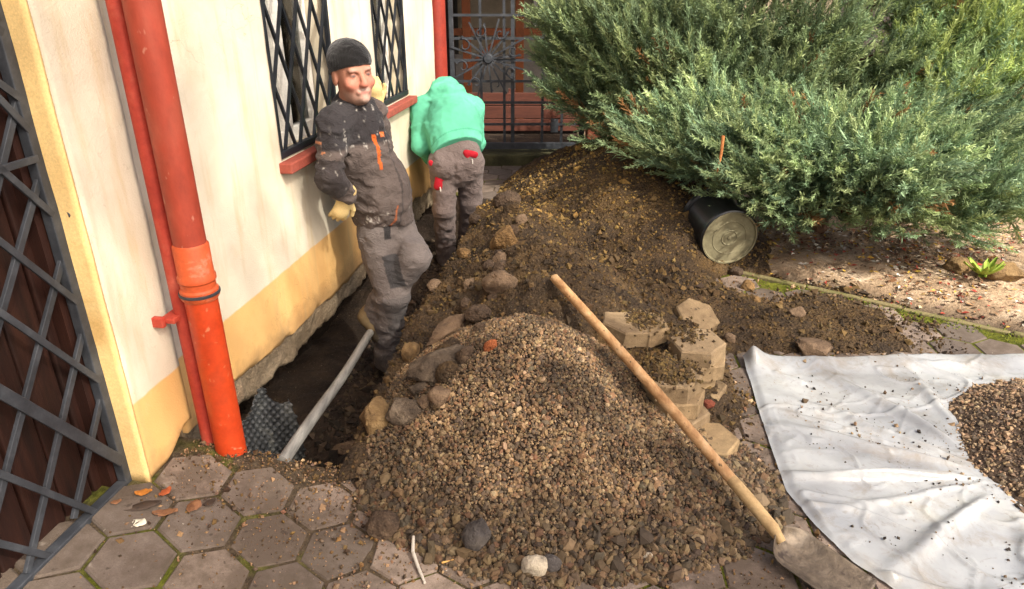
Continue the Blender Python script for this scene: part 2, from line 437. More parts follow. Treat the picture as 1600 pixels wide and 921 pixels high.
print('pavers', n_pav)

# edging strip between the paving and the planted bed
M_curb = grainy('mossy_edging', L(84, 86, 40), L(122, 110, 76), L(92, 94, 40), scale=7, fine=80, bmp=0.7)
mb = MB()
k = 0; tt = -0.95
curb = empty('kerb', (float(CURB_A[0]), float(CURB_A[1]), 0), kind='structure')
while tt < 2.0:
    a = CURB_A + _cd * tt; b = CURB_A + _cd * (tt + 0.492); q = 0.004 * math.sin(k * 2.3)
    MB().bar((*a, -0.072 + q), (*b, -0.072 + q), 0.04, 0.16).build('kerb_stone', M_curb, curb, bevel=0.008)
    tt += 0.5; k += 1
# ------------------------------------------------------------------ the house
def plaster_mat():
    m, nt, b = new_mat('painted_plaster'); v = coords(nt, False)
    sx = nt.nodes.new('ShaderNodeSeparateXYZ'); nt.links.new(v, sx.inputs[0])
    n0 = noise(nt, v, 1.7, 5, 0.6, 0.4); n1 = noise(nt, v, 9, 6, 0.65, 0.3); nf = noise(nt, v, 170, 4, 0.6)
    cream = ramp(nt, n0, [(0.3, L(196, 184, 161)), (0.55, L(207, 197, 177)), (0.8, L(190, 174, 143))])
    ochre = ramp(nt, n0, [(0.3, L(208, 162, 100)), (0.55, L(216, 174, 113)), (0.8, L(194, 146, 86))])
    zz = math_(nt, 'ADD', sx.outputs['Z'], math_(nt, 'MULTIPLY', math_(nt, 'SUBTRACT', n1, 0.5), 0.015))
    f = ramp(nt, math_(nt, 'MULTIPLY', zz, 1.0), [(0.414, 1.0), (0.422, 0.0)])
    col = mix(nt, f, cream, ochre)
    mp = nt.nodes.new('ShaderNodeMapping'); nt.links.new(v, mp.inputs[0]); mp.inputs['Scale'].default_value = (7, 7, 0.9)
    st = noise(nt, mp.outputs[0], 1.6, 5, 0.62)
    col = mix(nt, ramp(nt, st, [(0.52, 0.0), (0.72, 0.55)]), col, L(184, 158, 110))
    col = mix(nt, ramp(nt, noise(nt, v, 14, 5, 0.75), [(0.66, 0.0), (0.76, 0.45)]), col, L(150, 136, 110))
    col = mix(nt, ramp(nt, noise(nt, v, 4.2, 6, 0.7), [(0.60, 0.0), (0.74, 0.40)]), col, L(206, 184, 140))
    # splashed dirt just above the broken lower edge
    low = ramp(nt, math_(nt, 'ADD', sx.outputs['Z'], math_(nt, 'MULTIPLY', n1, -0.22)), [(0.0, 0.6), (0.10, 0.0)])
    col = mix(nt, low, col, L(124, 100, 70))
    vo = nd(nt, 'ShaderNodeTexVoronoi', Scale=1.9, feature='DISTANCE_TO_EDGE'); wv = nt.nodes.new('ShaderNodeVectorMath'); nzv = nd(nt, 'ShaderNodeTexNoise', Scale=5.0, Detail=6.0); nt.links.new(v, nzv.inputs['Vector'])
    sc_ = nt.nodes.new('ShaderNodeVectorMath'); sc_.operation = 'SCALE'; sc_.inputs['Scale'].default_value = 0.5; nt.links.new(nzv.outputs['Color'], sc_.inputs[0]); nt.links.new(v, wv.inputs[0]); nt.links.new(sc_.outputs[0], wv.inputs[1]); nt.links.new(wv.outputs[0], vo.inputs['Vector'])
    crack = math_(nt, 'MULTIPLY', ramp(nt, vo.outputs['Distance'], [(0.0, 1.0), (0.006, 0.0)]), ramp(nt, n0, [(0.5, 0.0), (0.64, 0.28)]))
    col = mix(nt, crack, col, L(120, 100, 74))
    nt.links.new(col, b.inputs['Base Color']); b.inputs['Roughness'].default_value = 0.92; b.inputs['Specular IOR Level'].default_value = 0.15
    bump(nt, b, math_(nt, 'SUBTRACT', math_(nt, 'ADD', n1, math_(nt, 'MULTIPLY', nf, 0.5)), crack), 0.5, 0.008); return m
M_plaster = plaster_mat()
M_ochre = grainy('ochre_plaster', L(236, 196, 128), L(242, 208, 142), L(222, 180, 112), scale=4, fine=160, bmp=0.35, bdist=0.006)
M_found = grainy('old_foundation', L(66, 54, 42), L(122, 105, 82), L(172, 154, 128), scale=7, fine=60, bmp=1.0, bdist=0.03)
M_iron = grainy('dark_painted_iron', L(40, 43, 47), L(54, 57, 62), L(72, 75, 79), scale=14, fine=120, rough=0.5, bmp=0.25, bdist=0.003, spec=0.5)
M_black = grainy('black_painted_iron', L(18, 20, 24), L(28, 31, 37), L(40, 42, 48), scale=14, fine=120, rough=0.45, bmp=0.2, bdist=0.003, spec=0.5)
M_redmetal = grainy('red_painted_metal', L(150, 58, 40), L(168, 68, 47), L(176, 88, 66), scale=5, fine=34, rough=0.55, bmp=0.25, bdist=0.004, spec=0.4, speck=L(176, 112, 92), sp_scale=44, vec_scale=(1, 1, .5))
M_redpvc = grainy('orange_drain_plastic', L(192, 62, 26), L(202, 70, 30), L(182, 72, 42), scale=5, fine=40, rough=0.42, bmp=0.12, bdist=0.003, spec=0.45, speck=L(190, 110, 76), sp_scale=30)
M_redconduit = grainy('worn_red_conduit', L(160, 54, 42), L(178, 66, 50), L(192, 96, 76), scale=9, fine=60, rough=0.6, bmp=0.25, bdist=0.003)
M_sill = grainy('red_brown_sill', L(140, 66, 52), L(160, 82, 66), L(124, 66, 56), scale=9, fine=70, rough=0.8, bmp=0.4, bdist=0.006)
M_plank = grainy('dark_door_wood', L(30, 17, 13), L(46, 25, 19), L(60, 34, 25), scale=3.0, fine=26, rough=0.55, bmp=0.35, bdist=0.006, rnd=0.3, vec_scale=(9, 9, 0.8))
M_white = grainy('white_window_paint', L(214, 210, 200), L(226, 222, 212), L(200, 194, 180), scale=8, fine=90, rough=0.5, bmp=0.1, bdist=0.003)
M_curtain = grainy('pale_curtain', L(216, 210, 194), L(230, 224, 208), L(204, 198, 176), scale=5, fine=90, rough=0.95, bmp=0.15, bdist=0.003)
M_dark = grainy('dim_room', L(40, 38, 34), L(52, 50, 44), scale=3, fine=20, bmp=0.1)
M_stepstone = grainy('door_step_stone', L(110, 98, 84), L(140, 126, 108), L(84, 74, 62), scale=9, fine=80, bmp=0.6)
def glass_mat():
    m, nt, b = new_mat('window_glass'); t = nt.nodes.new('ShaderNodeBsdfTransparent'); t.inputs[0].default_value = (0.9, 0.93, 0.92, 1)
    g = nd(nt, 'ShaderNodeBsdfGlossy', Roughness=0.03); fr = nd(nt, 'ShaderNodeFresnel', IOR=1.6)
    s = nt.nodes.new('ShaderNodeMixShader'); nt.links.new(fr.outputs[0], s.inputs[0]); nt.links.new(t.outputs[0], s.inputs[1]); nt.links.new(g.outputs[0], s.inputs[2])
    nt.links.new(s.outputs[0], nt.nodes['Material Output'].inputs['Surface']); return m
M_glass = glass_mat()

house = empty('house', (O2[0], O2[1], 0), math.pi / 2 - TH, 'cream plastered house with ochre base band, barred windows and red downpipe', 'house')
def H(s, d, z): return np.array([s, -d, z])
def on_wall(px, py, d=0.0):
    """point of the wall plane (offset d) that is seen at this pixel, as (s, z)"""
    r = ray(px, py); c = (O2 + N * d); t = (c @ N) / (r[:2] @ N); p = r[:2] * t
    s = (p - O2) @ U; return float(s), float(CAM_H + r[2] * t)

WIN = [(0.985, 1.655), (2.275, 2.875)]; WZ0, WZ1 = 0.893, 2.25
def wall_slab(name, s0, s1, z0, z1, d, thick, holes=(), ragged=None, mat=None, amp=0.006, step=0.03):
    ss = list(np.arange(s0, s1, step)) + [s1]; zs = list(np.arange(z0, z1, step)) + [z1]
    for a, b, c, e in holes: ss += [a, b]; zs += [c, e]
    ss = np.unique(np.round(ss, 4)); zs = np.unique(np.round(zs, 4))
    keep = lambda arr, fix: np.array([v for v in arr if v in fix or all(abs(v - f) > 0.009 for f in fix)])
    ss = keep(ss, [round(v, 4) for h in holes for v in h[:2]] + [round(s0, 4), round(s1, 4)]); zs = keep(zs, [round(v, 4) for h in holes for v in h[2:]] + [round(z0, 4), round(z1, 4)])
    S, Zz = np.meshgrid(ss, zs, indexing='ij')
    D = d + amp * n2(S, Zz, 3.0, 4, 61) + 0.25 * amp * n2(S, Zz, 14, 3, 62)
    fm = np.ones((len(ss) - 1, len(zs) - 1), bool)
    for a, b, c, e in holes:
        mid_s = (ss[:-1] + ss[1:]) / 2; mid_z = (zs[:-1] + zs[1:]) / 2
        fm &= ~(((mid_s > a) & (mid_s < b))[:, None] & ((mid_z > c) & (mid_z < e))[None, :])
    if ragged is not None:
        lo = ragged(ss); Z2 = Zz.copy()
        for i in range(len(ss)):
            Z2[i] = np.maximum(Zz[i], lo[i] + 0.0005 * np.arange(len(zs)))
        fm &= ~((Z2[:-1, 1:] - Z2[:-1, :-1] < 0.002) & (Z2[1:, 1:] - Z2[1:, :-1] < 0.002)); Zz = Z2
    V = np.stack([S, -D, Zz], -1).reshape(-1, 3); F = grid_faces(len(ss), len(zs), fm); V, F = compact(V, F)
    o = put(name, V, F, mat or M_plaster, house, local=True)
    so = o.modifiers.new('thickness', 'SOLIDIFY'); so.thickness = thick; so.offset = -1; so.use_even_offset = False
    return o

def wall_edge(s):
    return 0.11 + 0.055 * np.cos(s * 2.1 + 0.2) * 0.6 + 0.035 * n2(s, s * 0, 3.2, 3, 71) + 0.02 * n2(s, s * 0, 16, 3, 72)
wall_slab('wall', 0.012, 3.60, -0.05, 3.2, 0.0, 0.16, [(a, b, WZ0, WZ1) for a, b in WIN], wall_edge)
def pil_edge(s): return 0.135 + 0.07 * sstep(-0.16, -0.02, s) + 0.018 * n2(s, s * 0, 18, 3, 73)
wall_slab('pilaster', -0.25, 0.010, 0.0, 3.2, 0.032, 0.26, (), pil_edge, amp=0.010)
wall_slab('wall', -2.4, -1.30, -0.05, 3.2, 0.032, 0.26)
MB().box2(H(-1.298, 0.035, 2.3), H(-0.252, -0.22, 3.2)).build('lintel', M_plaster, house, local=True)
# ochre jamb of the doorway
S_, Z_ = np.meshgrid(np.linspace(0.037, -0.058, 6), np.arange(0.12, 2.3, 0.05), indexing='ij')
V = np.stack([-0.2535 - 0.006 * n2(S_, Z_, 4, 3, 81) - 0.004, -S_, Z_ + 0.02 * n2(S_, Z_, 9, 2, 82) * (Z_ < 0.14)], -1).reshape(-1, 3)
j = put('door_jamb', V, grid_faces(*S_.shape)[:, ::-1], M_ochre, house, local=True)
sm = j.modifiers.new('thickness', 'SOLIDIFY'); sm.thickness = 0.012; sm.offset = 0
# body of the house behind the plaster
mb = MB(); mb.box2(H(3.45, -0.165, -0.3), H(3.595, -4, 3.2)); mb.build('end_wall', M_plaster, house, local=True)
MB().box2(H(-2.6, 0.10, 3.203), H(3.75, -4.2, 3.33)).build('roof', M_sill, house, local=True)
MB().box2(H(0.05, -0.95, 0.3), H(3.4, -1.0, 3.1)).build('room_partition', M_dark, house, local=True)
# old foundation below the broken plaster, and the earth face under it
ss = np.arange(-0.26, 3.62, 0.014); zs = np.arange(-0.50, 0.30, 0.014)
S, Zz = np.meshgrid(ss, zs, indexing='ij')
low = -0.045 + 0.07 * n2(S, Zz * 0, 2.3, 5, 91) + 0.03 * n2(S, Zz * 0, 11, 3, 97)
D = -0.018 + 0.018 * n2(S, Zz, 5, 4, 92) + 0.022 * n2(S, Zz, 15, 4, 93) - 0.30 * sstep(0.015, -0.035, Zz - low) * sstep(0.05, 0.4, S)
D = D - 0.22 * sstep(0.15, 0.55, n2(S, Zz * 1.6, 3.4, 3, 95)) * sstep(0.04, -0.05, Zz)
D = np.minimum(D, np.where(Zz > 0.02, -0.003 + 0.05 * sstep(0.1, 0.0, Zz) , 0.05))
D = np.where(S < 0.06, np.minimum(D, -0.02), D)
V = np.stack([S, -D, Zz], -1).reshape(-1, 3)
fw = sstep(-0.02, 0.02, Zz - low)[..., None]; fn = (0.5 + 0.5 * n2(S, Zz, 9, 4, 98))[..., None]; fb = (np.exp(-((S - 0.30) / 0.07) ** 2 - ((Zz - 0.06) / 0.05) ** 2) * 0.8)[..., None]
fc = np.array(L(92, 78, 60)[:3]) * (1 - fn) + np.array(L(182, 164, 136)[:3]) * fn; fc = fc * (1 - fb) + np.array(L(150, 82, 58)[:3]) * fb; fc = np.array(L(44, 36, 29)[:3]) * (1 - fw) + fc * fw
M_found = vcol('old_foundation', 0.95, 70, 0.7, 0.9, 0.02, 0.15)
fo = put('foundation', V, grid_faces(len(ss), len(zs)), M_found, house, col=fc.reshape(-1, 3), local=True)
fs = fo.modifiers.new('thickness', 'SOLIDIFY'); fs.thickness = 0.10; fs.offset = -1

def clip_line(p, q, s0, s1, z0, z1):
    p = np.array(p, float); q = np.array(q, float); d = q - p; t0, t1 = 0.0, 1.0
    for k, (lo, hi) in enumerate(((s0, s1), (z0, z1))):
        if abs(d[k]) < 1e-9:
            if not lo <= p[k] <= hi: return None
            continue
        a, b = (lo - p[k]) / d[k], (hi - p[k]) / d[k]; a, b = min(a, b), max(a, b); t0, t1 = max(t0, a), min(t1, b)
    return None if t1 - t0 < 1e-3 else (p + d * t0, p + d * t1)

for wi, (s0, s1) in enumerate(WIN):
    win = MB(); f = 0.055; dd = -0.115
    win.box2(H(s0 + .002, dd, WZ0 + .002), H(s0 + f, dd - .05, WZ1 - .002)); win.box2(H(s1 - f, dd, WZ0 + .002), H(s1 - .002, dd - .05, WZ1 - .002))
    win.box2(H(s0 + f, dd - .001, WZ0 + .002), H(s1 - f, dd - .05, WZ0 + f + .02)); win.box2(H(s0 + f, dd - .001, WZ1 - f), H(s1 - f, dd - .05, WZ1 - .002))
    win.box2(H((s0 + s1) / 2 - .045, dd + .004, WZ0 + f + .02), H((s0 + s1) / 2 + .045, dd - .046, WZ1 - f))
    w = win.build('window', M_white, house, local=True, bevel=0.004); tag(w, 'white window frame with a pale curtain' if wi == 0 else 'narrower looking white window by the far corner')
    for a, b in ((s0 + f, (s0 + s1) / 2 - .045), ((s0 + s1) / 2 + .045, s1 - f)):
        MB().box2(H(a - .004, dd - .022, WZ0 + f + .016), H(b + .004, dd - .027, WZ1 - f + .004)).build('pane', M_glass, w, local=True)
    x = np.linspace(s0 + 0.04, s1 - 0.04, 90); zc = np.linspace(WZ0 + 0.05, WZ1, 8); Sx, Zc = np.meshgrid(x, zc, indexing='ij')
    Dx = dd - 0.10 + 0.014 * np.sin(Sx * 95 + 2 * np.sin(Sx * 13)); V = np.stack([Sx, -Dx, Zc], -1).reshape(-1, 3)
    half = x[:-1] > -9; fm = np.repeat(half[:, None], 7, 1)
    V, F = compact(V, grid_faces(90, 8, fm)); put('curtain', V, F, M_curtain, w, local=True)
    MB().box2(H(s0 - 0.03, 0.058, WZ0 - 0.048), H(s1 + 0.03, -0.112, WZ0 - 0.001)).build('sill', M_sill, w, local=True, bevel=0.006)
    g0, g1, h0, h1 = s0 + 0.012, s1 - 0.012, WZ0 + 0.014, WZ1 - 0.02
    gr = MB(); gd = -0.008
    for a, b in (((g0, h0), (g0, h1)), ((g1, h0), (g1, h1)), ((g0, h1), (g1, h1))):
        gr.bar(H(a[0], gd, a[1]), H(b[0], gd, b[1]), 0.022, 0.022, up=(0, 1, 0))
    gr.bar(H(g0 - .012, gd, h0 + .012), H(g1 + .012, gd, h0 + .012), 0.03, 0.03, up=(0, 1, 0))
    g = gr.build('window_grille', M_black, house, local=True, bevel=0.002)
    slope = 2.14; pit = 0.155
    for sign, off in ((1, 0.004), (-1, -0.010)):
        for k in range(-14, 16):
            b = g0 + 0.03 + k * pit; c = clip_line((b, h0), (b + sign * (h1 - h0) / slope, h1), g0, g1, h0, h1)
            if c is None: continue
            MB().bar(H(c[0][0], gd + off, c[0][1]), H(c[1][0], gd + off, c[1][1]), 0.014, 0.012, up=(0, 1, 0)).build('bar', M_black, g, local=True)

# doorway: plank door behind an iron grille
DOOR0, DOOR1 = -1.29, -0.262
door = MB().box2(H(DOOR0, -0.135, 0.12), H(DOOR1, -0.155, 2.3)).build('door', M_plank, house, local=True)
tag(door, 'dark brown plank door behind the iron grille')
s = DOOR0; k = 0
while s < DOOR1 - 0.02:
    e = min(s + 0.118, DOOR1)
    MB().box2(H(s + 0.004, -0.098 - 0.004 * (k % 2), 0.135), H(e - 0.004, -0.134, 2.29)).build('plank', M_plank, door, local=True, bevel=0.006); s = e; k += 1
MB().box2(H(-0.312, -0.060, 0.099), H(-0.2535, -0.134, 2.3)).build('door_frame', M_plank, house, local=True)
st = MB().box2(H(DOOR0, 0.0, -0.06), H(DOOR1 + 0.03, -0.23, 0.098)).build('door_step', M_stepstone, house, local=True, bevel=0.01)
for q, (d0, z1) in enumerate(((-0.062, 0.108), (-0.080, 0.116))):
    MB().box2(H(DOOR0, d0, 0.0975), H(DOOR1, d0 - 0.014, z1)).build('threshold_strip', grainy('threshold_wood', L(120, 104, 82), L(150, 132, 104), scale=8, bmp=0.5) if q == 0 else bpy.data.materials['threshold_wood'], house, local=True, bevel=0.003)
gd = -0.04
gm = MB()
gm.bar(H(-0.275, gd, 0.115), H(-0.275, gd, 2.28), 0.034, 0.03, up=(0, 1, 0)); gm.bar(H(-1.28, gd, 0.115), H(-1.28, gd, 2.28), 0.034, 0.03, up=(0, 1, 0))
gm.bar(H(-1.262, gd + .001, 0.128), H(-0.293, gd + .001, 0.128), 0.05, 0.034, up=(0, 1, 0)); gm.bar(H(-1.262, gd, 2.26), H(-0.293, gd, 2.26), 0.034, 0.03, up=(0, 1, 0))
dg = gm.build('door_grille', M_iron, house, local=True, bevel=0.003)
SEG = [((0,45),(22,75),1), ((0,162),(62,227),1), ((2,270),(102,357),1), ((0,382),(135,487),1), ((0,492),(165,605),1), ((0,615),(185,720),2), ((0,742),(145,800),1), ((0,850),(80,870),1),
       ((37,112),(2,260),0), ((2,262),(75,240),1), ((67,257),(10,460),0), ((102,385),(2,765),0), ((132,505),(42,895),0), ((160,610),(115,810),0)]
for a, b, kind in SEG:
    p = np.array(on_wall(*a, gd)); q = np.array(on_wall(*b, gd))
    if a[0] < 8: p = p + (p - q) / np.linalg.norm(p - q) * 0.45
    if b[0] < 12 and kind == 0: q = q + (q - p) / np.linalg.norm(p - q) * 0.25
    c = clip_line(p, q, -1.27, -0.28, 0.13, 2.25)
    if c is None: continue
    w = 0.034 if kind == 2 else 0.019; o_ = gd + (0.012 if kind else 0.0)
    MB().bar(H(c[0][0], o_, c[0][1]), H(c[1][0], o_, c[1][1]), w, 0.008 if kind else 0.012, up=(0, 1, 0)).build('bar', M_iron, dg, local=True, bevel=0.0015)
for k in range(7):   # the lattice goes on above
    z = 1.35 + 0.16 * k
    c = clip_line((-1.28, z + 0.9), (-0.27, z), -1.27, -0.28, 1.33, 2.25)
    if c: MB().bar(H(c[0][0], gd + .012, c[0][1]), H(c[1][0], gd + .012, c[1][1]), 0.019, 0.008, up=(0, 1, 0)).build('bar', M_iron, dg, local=True)
hs, hz = on_wall(112, 333, -0.0)
MB().tube([H(-0.262, 0.0, hz), H(-0.215, 0.022, hz + .004)], [0.008, 0.010], 10).build('hinge_pin', M_iron, dg, smooth=True, local=True)

# downpipe: red metal above, orange plastic below, with collars and clamps; a thin conduit beside it
ps, pd = -0.005, 0.172
dp = MB().tube([H(ps, pd, 0.865), H(ps, pd, 3.2)], 0.0495, 28).build('downpipe', M_redmetal, house, smooth=True, local=True)
tag(dp, 'downpipe of dull red metal ending in bright orange plastic')
MB().tube([H(ps, pd, 0.03), H(ps, pd, 0.3), H(ps, pd, 0.70)], [0.0515, 0.0515, 0.0515], 28).build('drain_pipe', M_redpvc, dp, smooth=True, local=True)
MB().lathe([(0.053, 0.69), (0.060, 0.70), (0.060, 0.725), (0.0545, 0.732), (0.0545, 0.752), (0.0590, 0.758), (0.0590, 0.772), (0.0550, 0.778), (0.0550, 0.875), (0.0505, 0.882)], 28, Matrix.Translation(Vector(H(ps, pd, 0)))).build('collar', grainy('weathered_orange_collar', L(196, 84, 44), L(206, 92, 50), L(214, 160, 132), scale=11, fine=60, rough=0.5, bmp=0.15, bdist=0.003), dp, smooth=True, local=True)
MB().lathe([(0.060, 0.708), (0.064, 0.710), (0.064, 0.717), (0.060, 0.719)], 28, Matrix.Translation(Vector(H(ps, pd, 0)))).build('clamp', M_iron, dp, smooth=True, local=True)
cs, cdp = 0.000, 0.090
ct = MB().tube([H(cs, cdp, 0.03), H(cs, cdp, 1.2), H(cs, cdp, 3.2)], 0.026, 16).build('conduit', M_redconduit, house, smooth=True, local=True)
MB().box2(H(cs - 0.06, 0.098, 0.615), H(cs + 0.034, 0.045, 0.632)).box2(H(cs - 0.075, 0.066, 0.605), H(cs - 0.055, 0.028, 0.64)).build('bracket', M_redconduit, ct, local=True, bevel=0.003)
MB().tube([H(cs + 0.03, 0.100, 0.624), H(cs + 0.05, 0.104, 0.624)], 0.006, 8).build('screw', M_iron, ct, local=True)
# ------------------------------------------------------------------ iron gate at the end of the passage and what stands behind it
GY = 6.7
gate = empty('iron_gate', (0.04, GY, 0.1), 0, 'dark iron grid gate with a sunburst ornament at the end of the passage', 'gate')
gxs = [(px - 800) / FOC * 6.5 for px in (708, 752, 788, 801, 848, 879, 900)]
gzs = [0.367, 0.566, 0.757, 0.94, 1.126, 1.32, 1.51, 1.70]
GL, GR, GB, GT = gxs[0], 0.655, 0.165, 1.88
f = MB(); f.bar((GL, GY, GB - .03), (GL, GY, GT), .04, .04, up=(0, 1, 0)); f.bar((GR, GY, GB - .03), (GR, GY, GT), .05, .04, up=(0, 1, 0))
f.bar((GL + .02, GY - .002, GB), (GR - .025, GY - .002, GB), .06, .04, up=(0, 1, 0)); f.bar((GL + .02, GY, GT), (GR - .025, GY, GT), .04, .04, up=(0, 1, 0))
f.build('frame', M_iron, gate, bevel=0.003)
for z in gzs: MB().bar((GL + .02, GY - .008, z), (GR - .026, GY - .008, z), .022, .010, up=(0, 1, 0)).build('rail', M_iron, gate)
for i, x in enumerate(gxs[1:-1]): MB().bar((x, GY + .006, GB + .03), (x, GY + .006, GT - .02), .034 if i == 2 else .024, .012, up=(0, 1, 0)).build('bar', M_iron, gate)
cx, cz = (763 - 800) / FOC * 6.42, 0.955
sb = MB().lathe([(0, -.02), (.035, -.018), (.045, 0), (.035, .018), (0, .02)], 16, Matrix.Translation((cx, GY - .03, cz)) @ Matrix.Rotation(R(90), 4, 'X')).build('sunburst', M_iron, gate, smooth=True)
for k in range(16):
    a = 2 * math.pi * k / 16 + 0.1; r1 = 0.30 + 0.05 * (k % 2)
    MB().bar((cx + .04 * math.cos(a), GY - .026, cz + .04 * math.sin(a)), (cx + r1 * math.cos(a), GY - .026, cz + r1 * math.sin(a)), .016, .008, up=(0, 1, 0)).build('ray', M_iron, sb)
for k in range(8):
    a = 2 * math.pi * k / 8 + 0.3; c0 = np.array([cx + .24 * math.cos(a), GY - .034, cz + .24 * math.sin(a)])
    pts = [c0 + (0.015 + 0.045 * t) * np.array([math.cos(a + 5.5 * t), 0, math.sin(a + 5.5 * t)]) for t in np.linspace(0, 1, 14)]
    MB().tube(pts, 0.006, 6).build('scroll', M_iron, sb, smooth=True)
MB().box2((0.36, GY - .06, .30), (0.43, GY - .022, .42)).build('lock', M_iron, gate, bevel=0.004)

M_moss = grainy('mossy_concrete', L(44, 44, 26), L(70, 68, 42), L(92, 88, 60), scale=6, fine=60, bmp=0.8, bdist=0.02)
tag(MB().box2((-0.72, GY - .12, -.06), (2.4, GY + .14, .105)).build('gate_step', M_moss, bevel=0.015), 'low mossy concrete step under the iron gate', 'step')
pl = empty('red_gate_post', (-0.66, GY - .25, 0), 0, 'red painted post between the cream wall corner and the iron gate', 'post')
xp = (689 - 800) / FOC * 6.1
MB().tube([(xp, 6.15, -.05), (xp, 6.15, 2.6)], 0.075, 24).build('shaft', grainy('bright_red_paint', L(132, 48, 38), L(146, 56, 43), L(124, 48, 40), scale=5, fine=60, rough=0.45, bmp=0.1, bdist=0.003), pl, smooth=True)
MB().tube([(xp, 6.15, 1.52), (xp, 6.15, 1.545)], 0.081, 24).build('band', M_redmetal, pl, smooth=True)
tag(MB().box2((0.70, GY - .11, .0), (0.83, GY + .10, 2.1)).build('brown_gate_post', grainy('red_brown_post', L(110, 58, 42), L(130, 70, 50), scale=6, bmp=0.3), bevel=0.008), 'red-brown gate post half hidden by the juniper', 'post')
# courtyard behind
M_board = grainy('red_brown_board', L(78, 43, 33), L(94, 53, 40), L(70, 42, 33), scale=3, fine=40, rough=0.7, bmp=0.3, rnd=0.12, vec_scale=(1, 6, 6))
lf = empty('board_fence', (0.2, 8.2, 0), 0, 'low fence of red-brown horizontal boards behind the gate', 'fence')
for k in range(3):
    MB().box2((-1.2, 8.2 - .004 * (k % 2), 0.0 + .145 * k), (2.6, 8.232, 0.138 + .145 * k)).build('board', M_board, lf, bevel=0.005)
for x in (-1.0, 0.0, 1.0, 2.2): MB().box2((x - .04, 8.234, 0), (x + .04, 8.31, .46)).build('post', M_board, lf)
bh = empty('courtyard_building', (0.3, 10.5, 0), 0, 'beige outbuilding with dark doorway seen through the iron gate', 'building')
M_beige = grainy('beige_render', L(132, 118, 98), L(150, 136, 114), L(118, 106, 88), scale=3, fine=70, bmp=0.3)
MB().box2((-4.5, 10.5, -.05), (4.5, 10.8, 3.2)).build('wall', M_beige, bh)
MB().box2((-4.5, 10.44, -.05), (4.5, 10.497, .62)).build('plinth', grainy('grey_plinth', L(120, 112, 104), L(140, 132, 122), scale=4, bmp=0.4), bh)
dr = MB().box2((-1.75, 10.46, -.05), (-.75, 10.495, 2.1)).build('door', M_dark, bh)
MB().box2((-1.7, 10.43, .3), (-.8, 10.455, 2.0)).build('panel', M_plank, dr, bevel=0.01)
wd = MB().box2((.3, 10.46, .95), (1.4, 10.495, 2.0)).build('window', M_white, bh)
MB().box2((.36, 10.44, 1.0), (.82, 10.458, 1.95)).build('pane', M_dark, wd); MB().box2((.88, 10.44, 1.0), (1.34, 10.458, 1.95)).build('pane', M_dark, wd)
MB().box2((-4.7, 9.7, 3.2), (4.7, 14, 3.35)).build('roof', M_sill, bh)
pg = empty('orange_timber_frame', (-0.3, 9.0, 0), 0, 'orange stained timber frame standing behind the iron gate', 'timber frame')
M_orange = grainy('orange_stained_wood', L(128, 70, 38), L(144, 82, 46), L(112, 64, 38), scale=4, fine=50, rough=0.6, bmp=0.2)
def gx_at(px, Y): return (px - 800) / FOC * (Y * CP + .6 * SP)
for px in (729, 812): MB().box2((gx_at(px, 9) - .05, 8.95, -.03), (gx_at(px, 9) + .05, 9.05, 2.3)).build('post', M_orange, pg, bevel=0.006)
for z, h in ((0.98, .08), (1.55, .08), (2.3, .1)): MB().box2((gx_at(729, 9) - .2, 8.96, z), (gx_at(812, 9) + .3, 9.04, z + h)).build('beam', M_orange, pg, bevel=0.006)
MB().bar((gx_at(729, 9), 9, .6), (gx_at(729, 9) + .45, 9, 1.0), .05, .05, up=(0, 1, 0)).build('brace', M_orange, pg)

MB().box2((-1.6, 7.25, 2.42), (3.2, 10.42, 2.52)).build('added_shade_roof', M_board, pg)  # roof panel above the view, added to keep the courtyard in shade
# ------------------------------------------------------------------ heaps, grains, stones
def surf_z(x, y):
    tmk = trench_mask(x, y); g = np.where(tmk > 0.4, floor_z(x, y), pave_z(x, y))
    return np.maximum(np.maximum(g, soil_z(x, y)), np.maximum(gravel_z(x, y), heap2_z(x, y)))
def hit(px, py):
    r = ray(px, py); t = np.arange(1.5, 8.0, 0.004); x = r[0]*t; y = r[1]*t; z = CAM_H + r[2]*t
    k = np.argmax(z < surf_z(x, y)); return np.array([x[k], y[k], z[k]])

def height_mesh(fn, x0, x1, y0, y1, step, cut, sink=0.0, keep=None):
    xs = np.arange(x0, x1, step); ys = np.arange(y0, y1, step); x, y = np.meshgrid(xs, ys, indexing='ij'); z = fn(x, y)
    ok = z > cut
    if keep is not None: ok &= keep(x, y)
    fm = ok[:-1, :-1] | ok[1:, :-1] | ok[1:, 1:] | ok[:-1, 1:]
    return compact(np.stack([x, y, np.maximum(z, cut - 0.05) - sink], -1).reshape(-1, 3), grid_faces(len(xs), len(ys), fm))

M_spoil = soil_mat('spoil_soil', L(50, 40, 30), L(80, 63, 43), L(110, 86, 53), 0.85, 4, 1.0, 0.03)
V, F = height_mesh(soil_z, -1.0, 2.1, 2.0, 6.6, 0.016, -0.02, keep=lambda x, y: (sd(x, y)[1] > 0.33) & (sd(x, y)[1] < 2.9))
spoil = put('soil_heap', V, F, M_spoil); tag(spoil, 'long heap of brown dug-out soil between the trench and the juniper', 'soil heap')
M_gravelbed = soil_mat('gravel_fines', L(58, 47, 37), L(84, 68, 54), L(104, 85, 67), 0.9, 9, 1.0, 0.02)
V, F = height_mesh(gravel_z, -1.0, 1.2, 1.4, 3.4, 0.016, -0.02, 0.006)
gheap = put('gravel_heap', V, F, M_gravelbed); tag(gheap, 'large cone of brown gravel on the hexagonal paving in the foreground', 'gravel heap')
V, F = height_mesh(heap2_z, 1.5, 2.9, 1.2, 2.8, 0.02, -0.005, 0.0)
V[:, 2] += 0.024
